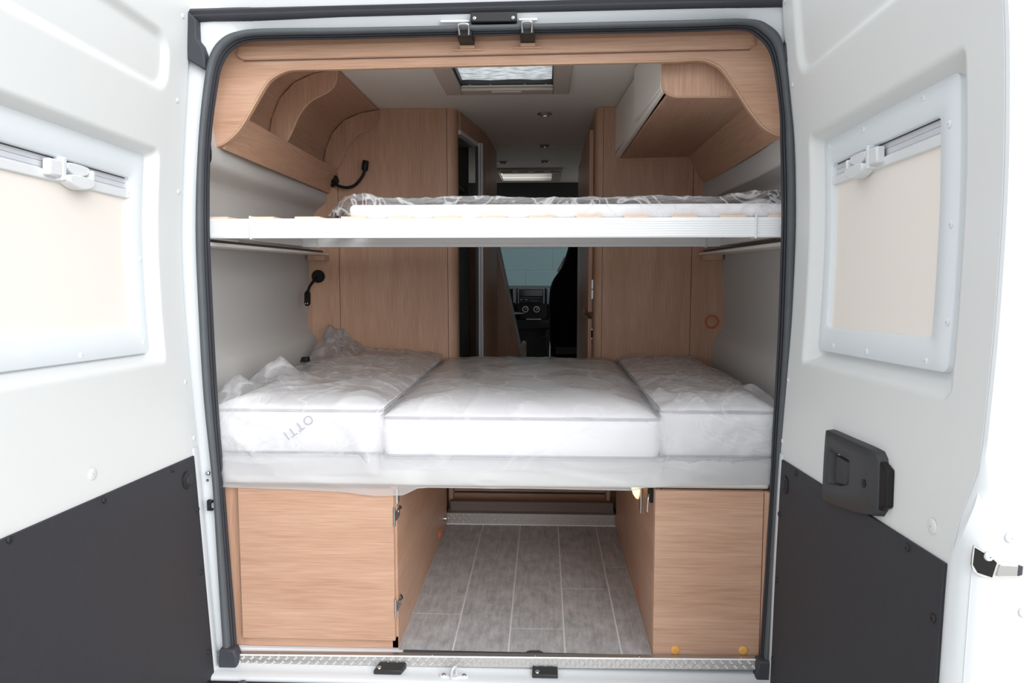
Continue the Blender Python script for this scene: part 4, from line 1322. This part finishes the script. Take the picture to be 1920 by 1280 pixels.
# ------------------------------------------------------------------ reading lamps
la = thing('reading_lamp', 'black gooseneck reading lamp above the bunk, curling upward', 'lamp', (-0.775, YB - 0.03, 1.471))
MB().tube([(-0.772, YB - 0.002, 1.471), (-0.772, YB - 0.028, 1.471)], [0.029, 0.027], 8).build('base', 'matte_black', la, bevel=0.004)
MB().tube(smooth_path([(-0.770, YB - 0.028, 1.470), (-0.757, YB - 0.045, 1.458), (-0.735, YB - 0.05, 1.444), (-0.703, YB - 0.05, 1.437), (-0.672, YB - 0.05, 1.443), (-0.648, YB - 0.05, 1.462), (-0.628, YB - 0.05, 1.490), (-0.620, YB - 0.05, 1.512)], 5), 0.0065, 10).build('gooseneck', 'matte_black', la, smooth=60)
hd_ = MB().tube([(-0.6215, YB - 0.05, 1.508), (-0.6205, YB - 0.05, 1.514), (-0.616, YB - 0.05, 1.548), (-0.6155, YB - 0.05, 1.551)], [0.0105, 0.014, 0.014, 0.0115], 16).build('lamp_head', 'matte_black', la, smooth=40)

lb_ = thing('reading_lamp', 'black reading lamp with round base under the bunk, hanging downward', 'lamp', (-0.845, YB - 0.02, 1.056))
MB().tube([(-0.846, YB - 0.001, 1.056), (-0.846, YB - 0.014, 1.056), (-0.846, YB - 0.018, 1.056)], [0.028, 0.028, 0.024], 28).build('base', 'matte_black', lb_, smooth=40)
MB().tube(smooth_path([(-0.850, YB - 0.018, 1.050), (-0.852, YB - 0.06, 1.035), (-0.848, YB - 0.13, 1.012), (-0.838, YB - 0.19, 0.990)], 5), 0.0062, 10).build('gooseneck', 'matte_black', lb_, smooth=60)
hd_ = MB().tube([(-0.8385, YB - 0.185, 0.993), (-0.837, YB - 0.195, 0.985), (-0.829, YB - 0.225, 0.945), (-0.828, YB - 0.228, 0.942)], [0.0085, 0.0130, 0.0130, 0.011], 16).build('lamp_head', 'matte_black', lb_, smooth=40)
for dx in (-0.0045, 0.0045):
    MB().dome((-0.828 + dx, YB - 0.238, 0.945), (0, -1, -0.3), 0.0032, 0.002, 10).build('led', 'chrome', hd_, smooth=40)

# ------------------------------------------------------------------ rear doors
FXR = [(-0.6, .75), (-0.055, 0.767), (0.26, 0.774), (0.569, 0.784), (0.657, 0.79), (0.801, 0.799), (0.945, 0.809), (1.10, 0.8135), (1.186, 0.815), (1.228, 0.814), (1.41, 0.808), (1.507, 0.796), (1.645, 0.778), (1.782, 0.766), (2.2, .74)]
FXL = [(-0.6, .73), (-0.092, 0.763), (0.233, 0.786), (0.567, 0.809), (0.642, 0.816), (0.792, 0.828), (0.94, 0.839), (1.10, 0.845), (1.19, 0.846), (1.451, 0.829), (1.594, 0.816), (1.75, 0.806), (2.2, .78)]


def smooth_tab(tab):
    """evenly sampled and smoothed copy"""
    xs_ = [-0.6 + 0.02 * i for i in range(141)]
    ys_ = [lerp(tab, x) for x in xs_]
    for _ in range(12):
        ys_ = [ys_[0]] + [(ys_[i - 1] + 2 * ys_[i] + ys_[i + 1]) / 4 for i in range(1, len(ys_) - 1)] + [ys_[-1]]
    return list(zip(xs_, ys_))


FXR = smooth_tab(FXR)
FXL = smooth_tab(FXL)


def fx(side, v):
    tab = FXR if side > 0 else FXL
    i = max(0, min(139, int((v + 0.6) / 0.02)))
    (a, b), (c, d) = tab[i], tab[i + 1]
    t = max(0.0, min(1.0, (v - a) / (c - a)))
    return b + (d - b) * t


def DP(side, u, v, w_):
    """door coordinates: u from the hinge to the free edge, v up, w_ out of the inner face toward the opening"""
    dx, dy, dz = (0.018, -0.999, 0.034) if side > 0 else (-0.012, -0.999, 0.035)
    return Vector((side * fx(side, v) + dx * u - side * w_, -0.085 + 0.035 * v + dy * u, v + dz * u))


def DN(side):
    return Vector((-side, -0.02, 0))


def rr_sdf(u, v, u0, u1, v0, v1, r):
    cx, cy = (u0 + u1) / 2, (v0 + v1) / 2
    qx = abs(u - cx) - (u1 - u0) / 2 + r
    qy = abs(v - cy) - (v1 - v0) / 2 + r
    return math.hypot(max(qx, 0), max(qy, 0)) + min(max(qx, qy), 0) - r


def sstep(a, b, x):
    t = max(0.0, min(1.0, (x - a) / (b - a)))
    return t * t * (3 - 2 * t)


def ring_plate(side, outer, inner, ro, ri, w0, w1):
    """frame of rounded rectangles in door coordinates with real thickness"""
    def rrp(u0, u1, v0, v1, r, n=6):
        pts = []
        for (cu, cv, a0) in ((u1 - r, v1 - r, 0), (u0 + r, v1 - r, PI / 2), (u0 + r, v0 + r, PI), (u1 - r, v0 + r, 1.5 * PI)):
            for k in range(n):
                a = a0 + k * PI / 2 / (n - 1)
                pts.append((cu + r * math.cos(a), cv + r * math.sin(a)))
        # long edges get extra points so that they follow the bowed door
        out = []
        for i in range(len(pts)):
            p, q = pts[i], pts[(i + 1) % len(pts)]
            out.append(p)
            if math.hypot(q[0] - p[0], q[1] - p[1]) > 0.1:
                for k in range(1, 8):
                    out.append((p[0] + (q[0] - p[0]) * k / 8, p[1] + (q[1] - p[1]) * k / 8))
        return out
    A, B = rrp(*outer, ro), rrp(*inner, ri)
    b = 0.003
    cu, cv = (outer[0] + outer[1]) / 2, (outer[2] + outer[3]) / 2
    def sc_(P, d):
        return [(u + (d if u < cu else -d), v + (d if v < cv else -d)) for u, v in P]
    rows = [[DP(side, u, v, w0) for u, v in A], [DP(side, u, v, w1 - b) for u, v in A], [DP(side, u, v, w1) for u, v in sc_(A, b)],
            [DP(side, u, v, w1) for u, v in sc_(B, -b)], [DP(side, u, v, w1 - b) for u, v in B], [DP(side, u, v, w0) for u, v in B]]
    return MB().strip(rows, closed_u=True)


def panel_patch(side, u0, u1, v0, v1, wf, nu=2, nv=14, thick=0.004):
    """thin bowed plate lying on the door at height wf"""
    top, bot = [], []
    for j in range(nv + 1):
        v = v0 + (v1 - v0) * j / nv
        top.append([DP(side, u0 + (u1 - u0) * i / nu, v, wf + thick) for i in range(nu + 1)])
        bot.append([DP(side, u0 + (u1 - u0) * i / nu, v, wf) for i in range(nu + 1)])
    m = MB().strip(top)
    m.strip([[r[0] for r in top], [r[0] for r in bot]]).strip([[r[-1] for r in top], [r[-1] for r in bot]]).strip([top[0], bot[0]]).strip([top[-1], bot[-1]])
    return m


def make_door(side, name, label, S):
    d = thing(name, label, 'van door', (side * 0.79, -0.085, 0), kind='structure')
    ur = S['rec']
    up = S['up']
    def depth(u, v):
        w_ = 0.0
        s = rr_sdf(u, v, *ur, 0.022)
        w_ -= 0.047 * sstep(0.0, -0.030, s)
        s2 = rr_sdf(u, v, *up, 0.055)
        w_ -= 0.013 * sstep(0.004, -0.020, s2)
        return w_
    def umax(v):
        return lerp([(0.60, 0.834), (0.66, 0.848), (0.74, 0.880), (0.78, 0.884), (2.0, 0.884)], v)
    us, vs2 = 150, 330
    v0, v1 = -0.16, 1.95
    rows = []
    for j in range(vs2 + 1):
        v = v0 + (v1 - v0) * j / vs2
        um = umax(v)
        rows.append([DP(side, 0.012 + (um - 0.012) * i / us, v, depth(0.012 + (um - 0.012) * i / us, v)) for i in range(us + 1)])
    MB().strip(rows).build('inner_panel', 'door_white', d, smooth=60)
    # shell: hinge edge, free edge and outer skin
    rows = []
    for j in range(61):
        v = v0 + (v1 - v0) * j / 60
        um = umax(v)
        ue = 0.870 if v < 0.715 else 0.892
        r_ = [DP(side, u, v, w_) for (u, w_) in ((0.0125, -0.004), (0.006, -0.012), (0.004, -0.03), (0.004, -0.105), (0.03, -0.12), (ue - 0.01, -0.122), (ue, -0.112))]
        r_ += [DP(side, ue, v, -0.03), DP(side, ue - 0.001, v, -0.012), DP(side, min(um + 0.006, ue - 0.002), v, -0.003), DP(side, um - 0.003, v, 0.0004)]
        rows.append(r_)
    MB().strip(rows).build('outer_shell', 'white_steel', d, smooth=50)
    # pale steel edge left bare beside the black lining
    MB().strip([[DP(side, u, v0 + (0.59 - v0) * j / 20, w_) for (u, w_) in ((0.006, -0.012), (0.008, -0.001), (0.014, 0.0025), (0.040, 0.0025), (0.044, 0.0005))] for j in range(21)]).build('steel_edge', 'white_steel', d, smooth=40)
    # black lining below
    bl = panel_patch(side, S['blk'][0], S['blk'][1], v0, S['blk'][2], 0.0006, 6, 30, 0.005).build('black_lining', 'black_panel', d, bevel=0.0015)
    # window
    fr = ring_plate(side, S['fr'], S['op'], 0.022, 0.014, -0.047, -0.031).build('window_frame', 'frame_white', d, smooth=50)
    o_ = S['op']
    panel_patch(side, o_[0] - 0.012, o_[1] + 0.012, o_[2] - 0.012, o_[3] - 0.030, -0.0455, 4, 20, 0.002).build('roller_blind', 'blind_fabric', fr)
    # cassette: three grooved bands and the pull bar below
    zt = o_[3]
    for k, (a, b, hh) in enumerate(((0.000, 0.013, -0.048), (0.0145, 0.0255, -0.0462), (0.0265, 0.0295, -0.045))):
        panel_patch(side, o_[0] - 0.008, o_[1] + 0.008, zt - b, zt - a + (0.01 if k == 0 else 0), hh, 4, 1, 0.004).build('cassette_band', 'blind_rail', fr)
    panel_patch(side, o_[0] - 0.006, o_[1] + 0.006, zt - 0.050, zt - 0.030, -0.0440, 4, 1, 0.008).build('pull_bar', 'trim_white', fr, bevel=0.002)
    panel_patch(side, o_[0] - 0.006, o_[0] + 0.006, zt - 0.049, zt - 0.032, -0.0360, 1, 1, 0.003).build('end_cap', 'trim_white', fr, bevel=0.001)
    panel_patch(side, o_[0] - 0.008, o_[1] + 0.008, zt - 0.002, zt + 0.004, -0.043, 4, 1, 0.0015).build('dark_strip', 'rubber_dark', fr)  # thin dark strip along the top of the window opening
    # latch of the blind: wide cup, bar and square knob
    hc = S['pull']
    hdl = thing_part('pull_handle', fr)
    def cup(u0, u1, va, vb, w0, w1):
        pts = smooth2([(u0, (va + vb) / 2), (u0 + 0.01, va), ((u0 + u1) / 2, va - 0.008), (u1 - 0.01, va), (u1, (va + vb) / 2), (u1 - 0.01, vb), (u0 + 0.01, vb), (u0, (va + vb) / 2)], 3)[:-1]
        n = len(pts)
        vv_ = [DP(side, u, v, w0) for u, v in pts] + [DP(side, u, v, w1) for u, v in pts]
        return MB().add(vv_, [tuple(range(n)), tuple(range(2 * n - 1, n - 1, -1))] + [(i, i + n, (i + 1) % n + n, (i + 1) % n) for i in range(n)])
    zc_ = zt - 0.028
    m = cup(hc - 0.085, hc + 0.005, zc_ - 0.024, zc_ - 0.004, -0.040, -0.012)
    m.v += []
    m.build('grip_cup', 'trim_white', hdl, bevel=0.003)
    cup(hc - 0.080, hc + 0.0, zc_ + 0.004, zc_ + 0.022, -0.040, -0.022).build('grip_tab', 'trim_white', hdl, bevel=0.003)
    panel_patch(side, hc - 0.088, hc - 0.078, zc_ - 0.018, zc_ + 0.016, -0.038, 1, 1, 0.022).build('grip_cheek', 'trim_white', hdl, bevel=0.003)
    panel_patch(side, hc + 0.004, hc + 0.018, zc_ - 0.020, zc_ + 0.030, -0.042, 1, 1, 0.022).build('pivot', 'trim_white', hdl, bevel=0.003)
    panel_patch(side, hc + 0.018, hc + 0.058, zc_ - 0.014, zc_ + 0.020, -0.036, 1, 1, 0.016).build('catch', 'trim_white', hdl, bevel=0.004)
    for (u, v) in S['fscrews']:
        MB().dome(DP(side, u, v, -0.0312), DN(side), 0.0068, 0.002, 14, rim=0.0012).build('screw_cap', 'frame_white', fr, smooth=40)
    for (u, v) in S['wscrews']:
        MB().dome(DP(side, u, v, depth(u, v)), DN(side), 0.0065, 0.002, 12, rim=0.001).build('screw_cap', 'door_white', d, smooth=40)
    for (u, v) in S['bscrews']:
        MB().dome(DP(side, u, v, 0.0056), DN(side), 0.0075, 0.003, 12, rim=0.002).build('push_rivet', 'black_plastic', bl, smooth=40)
    pu, pv = S['plug']
    MB().dome(DP(side, pu, pv, 0.0056), DN(side), 0.024, 0.004, 24, rim=0.003).build('round_plug', 'black_plastic', bl, smooth=40)
    MB().dome(DP(side, pu, pv, 0.011), DN(side), 0.013, 0.003, 18, rim=0.002).build('plug_centre', 'black_panel', bl, smooth=40)
    wu, wv = S['wplug']
    MB().dome(DP(side, wu, wv, 0.0), DN(side), 0.0135, 0.002, 20, rim=0.002).build('white_plug', 'door_white', d, smooth=40)
    return d


def thing_part(name, parent):
    """a small mesh part that itself carries the pieces below it"""
    return parent


SR = dict(rec=(0.112, 0.786, 0.836, 1.406), up=(0.086, 0.815, 1.557, 1.90), blk=(0.046, 0.825, 0.5775), fr=(0.125, 0.712, 0.873, 1.390), op=(0.170, 0.650, 0.931, 1.327), pull=0.372,
          fscrews=[(0.595, 1.373), (0.346, 1.371), (0.681, 1.305), (0.693, 1.131), (0.701, 0.961), (0.642, 0.888), (0.401, 0.888), (0.223, 0.890), (0.160, 1.372)],
          wscrews=[(0.036, 1.553), (0.030, 1.769), (0.029, 0.787), (0.026, 0.623)], bscrews=[(0.157, 0.566), (0.058, 0.434), (0.065, 0.258), (0.062, 0.042), (0.711, 0.565), (0.807, 0.480)], plug=(0.088, 0.520), wplug=(0.773, 0.622))
SL = dict(rec=(0.132, 0.790, 0.832, 1.381), up=(0.112, 0.815, 1.527, 1.675), blk=(0.046, 0.825, 0.571), fr=(0.142, 0.725, 0.860, 1.366), op=(0.205, 0.685, 0.922, 1.297), pull=0.460,
          fscrews=[(0.175, 0.89), (0.43, 0.875), (0.165, 1.10)],
          wscrews=[(0.050, 1.745), (0.058, 1.524), (0.030, 1.288), (0.042, 0.773), (0.027, 0.616)], bscrews=[(0.167, 0.560), (0.461, 0.560), (0.746, 0.565), (0.058, 0.425), (0.066, 0.254), (0.069, 0.032)], plug=(0.100, 0.516), wplug=(0.483, 0.623))
dR = make_door(1, 'door_1', 'white rear door with black pull handle and edge latch', SR)
dL = make_door(-1, 'door_2', 'white rear door beside the reading lamps and open shelf', SL)

# grab handle of the door with the latch
hm = MB()
hp = smooth2([(0.343, 0.706), (0.352, 0.710), (0.45, 0.710), (0.575, 0.7095), (0.597, 0.700), (0.607, 0.67), (0.615, 0.605), (0.608, 0.592), (0.52, 0.572), (0.40, 0.556), (0.366, 0.554), (0.356, 0.566), (0.348, 0.63), (0.343, 0.706)], 3)[:-1]
n = len(hp)
hcx = sum(p[0] for p in hp) / n
hcz = sum(p[1] for p in hp) / n
def hrow(s, w_):
    return [DP(1, hcx + (u - hcx) * s, hcz + (v - hcz) * s, w_) for u, v in hp]


# grip well
hi = smooth2([(0.378, 0.668), (0.385, 0.672), (0.44, 0.670), (0.475, 0.668), (0.478, 0.66), (0.482, 0.625), (0.478, 0.618), (0.44, 0.606), (0.395, 0.600), (0.384, 0.602), (0.381, 0.63), (0.378, 0.668)], 3)[:-1]
# resample the well outline to the same number of points, matched by angle
def by_angle(P, c, angs):
    out = []
    N_ = len(P)
    for a in angs:
        best = None
        dx, dy = math.cos(a), math.sin(a)
        for i in range(N_):
            (x1, y1), (x2, y2) = P[i], P[(i + 1) % N_]
            ex, ey = x2 - x1, y2 - y1
            den = dx * ey - dy * ex
            if abs(den) < 1e-12:
                continue
            t = ((x1 - c[0]) * ey - (y1 - c[1]) * ex) / den
            s = ((x1 - c[0]) * dy - (y1 - c[1]) * dx) / den
            if t > 0 and -1e-6 <= s <= 1 + 1e-6 and (best is None or t > best):
                best = t
        out.append((c[0] + dx * best, c[1] + dy * best) if best else c)
    return out


cwell = (0.43, 0.637)
angs = [2 * PI * k / 72 for k in range(72)]
OUT = by_angle(hp, cwell, angs)
INN = by_angle(hi, cwell, angs)
def mixr(f, w_):
    return [DP(1, a + (c - a) * f, b + (e - b) * f, w_) for (a, b), (c, e) in zip(OUT, INN)]


hw = MB().strip([mixr(-0.03, 0.0), mixr(0.0, 0.010), mixr(0.015, 0.016), mixr(0.05, 0.018), mixr(0.5, 0.020), mixr(0.93, 0.019), mixr(1.0, 0.017), mixr(1.02, -0.018)], closed_u=True)
hw.f.append(tuple(len(hw.v) - 72 + k for k in range(72)))
hh_ = hw.build('pull_handle', 'handle_plastic', dR, smooth=50)
MB().add([DP(1, u, v, w_) for (u, v, w_) in ((0.398, 0.664, 0.012), (0.470, 0.664, 0.016), (0.474, 0.615, 0.016), (0.404, 0.603, 0.012), (0.398, 0.664, -0.018), (0.470, 0.664, -0.018), (0.474, 0.615, -0.018), (0.404, 0.603, -0.018))],
         [(0, 1, 2, 3), (0, 1, 5, 4), (1, 2, 6, 5), (2, 3, 7, 6), (3, 0, 4, 7)]).build('grip_insert', 'dark_grey_plastic', hh_, bevel=0.003)
MB().cyl(DP(1, 0.555, 0.640, 0.0192), DN(1), 0.0085, 0.0015, 16).build('screw_hole', 'matte_black', hh_)
MB().prism([(0, 0)], 'Y', 0, 0) if False else None
hb = MB()
hb.add([DP(1, u, v, w_) for (u, v, w_) in ((0.600, 0.695, 0.0), (0.632, 0.685, 0.0), (0.640, 0.615, 0.0), (0.612, 0.600, 0.0), (0.600, 0.695, 0.016), (0.628, 0.682, 0.014), (0.636, 0.618, 0.014), (0.612, 0.602, 0.016))],
       [(0, 3, 2, 1), (4, 5, 6, 7), (0, 1, 5, 4), (1, 2, 6, 5), (2, 3, 7, 6), (3, 0, 4, 7)])
hb.build('handle_base', 'matte_black', hh_, bevel=0.004)

# steel end plate with the latch on the free edge
def EP(v, w_, h):
    """point on the free-edge face, h out of it"""
    p = DP(1, 0.870, v, w_)
    return p + Vector((0.018, -0.999, 0.034)) * h


def edge_plate_outline(P, h0, h1):
    n_ = len(P)
    v_ = [EP(v, w_, h0) for v, w_ in P] + [EP(v, w_, h1) for v, w_ in P]
    return MB().add(v_, [tuple(range(n_)), tuple(range(2 * n_ - 1, n_ - 1, -1))] + [(i, i + n_, (i + 1) % n_ + n_, (i + 1) % n_) for i in range(n_)])


epm = MB()
nv_ = 30
rows = []
for j in range(nv_ + 1):
    v = -0.16 + (0.714 + 0.16) * j / nv_
    k = lerp([(0.60, 0.0), (0.70, 1.0)], v)
    rows.append([EP(v, -0.12, 0.0), EP(v, -0.12, 0.010), EP(v, -0.028, 0.010), EP(v, -0.018, 0.006), DP(1, 0.846 + 0.03 * k, v, 0.0035 - 0.010 * k), DP(1, 0.836 + 0.036 * k, v, 0.0035 - 0.010 * k), DP(1, 0.832 + 0.04 * k, v, -0.002 - 0.01 * k)])
epm.strip(rows)
epm.strip([rows[-1][:4], [EP(0.714, -0.12, -0.002), EP(0.714, -0.12, -0.002), EP(0.714, -0.028, -0.002), EP(0.714, -0.018, -0.002)]])
ep_ = epm.build('end_plate', 'white_steel', dR, smooth=40)
for v, w_ in ((0.639, -0.057), (0.636, -0.088), (0.523, -0.088)):
    MB().dome(EP(v, w_, 0.0101), (0.018, -0.999, 0.034), 0.0085, 0.003, 16, rim=0.002).build('bolt', 'trim_white', ep_, smooth=40)
    MB().cyl(EP(v, w_, 0.013), (0.018, -0.999, 0.034), 0.004, 0.0015, 6).build('bolt_socket', 'grey_lining', ep_)
edge_plate_outline(smooth2([(0.626, -0.004), (0.611, -0.030), (0.603, -0.045), (0.601, -0.075), (0.595, -0.0815), (0.583, -0.0825), (0.576, -0.077), (0.575, -0.050), (0.574, -0.034), (0.582, -0.012), (0.596, -0.003), (0.626, -0.004)], 2)[:-1], 0.0085, 0.0118).build('latch_opening', 'bright_aluminium', ep_)
edge_plate_outline([(0.623, -0.0055), (0.609, -0.030), (0.600, -0.040), (0.577, -0.035), (0.584, -0.013), (0.596, -0.005)], 0.009, 0.0126).build('latch_hole', 'display_black', ep_)
edge_plate_outline([(0.598, -0.044), (0.597, -0.070), (0.581, -0.071), (0.580, -0.040)], 0.010, 0.0150).build('latch_claw', 'chrome', ep_, bevel=0.001)
edge_plate_outline([(0.597, -0.073), (0.595, -0.079), (0.582, -0.079), (0.580, -0.073)], 0.010, 0.0128).build('latch_slot', 'rubber_dark', ep_)
MB().dome(EP(0.610, -0.026, 0.0126), (0.018, -0.999, 0.034), 0.007, 0.004, 14, rim=0.002).build('latch_pin', 'trim_white', ep_, smooth=40)
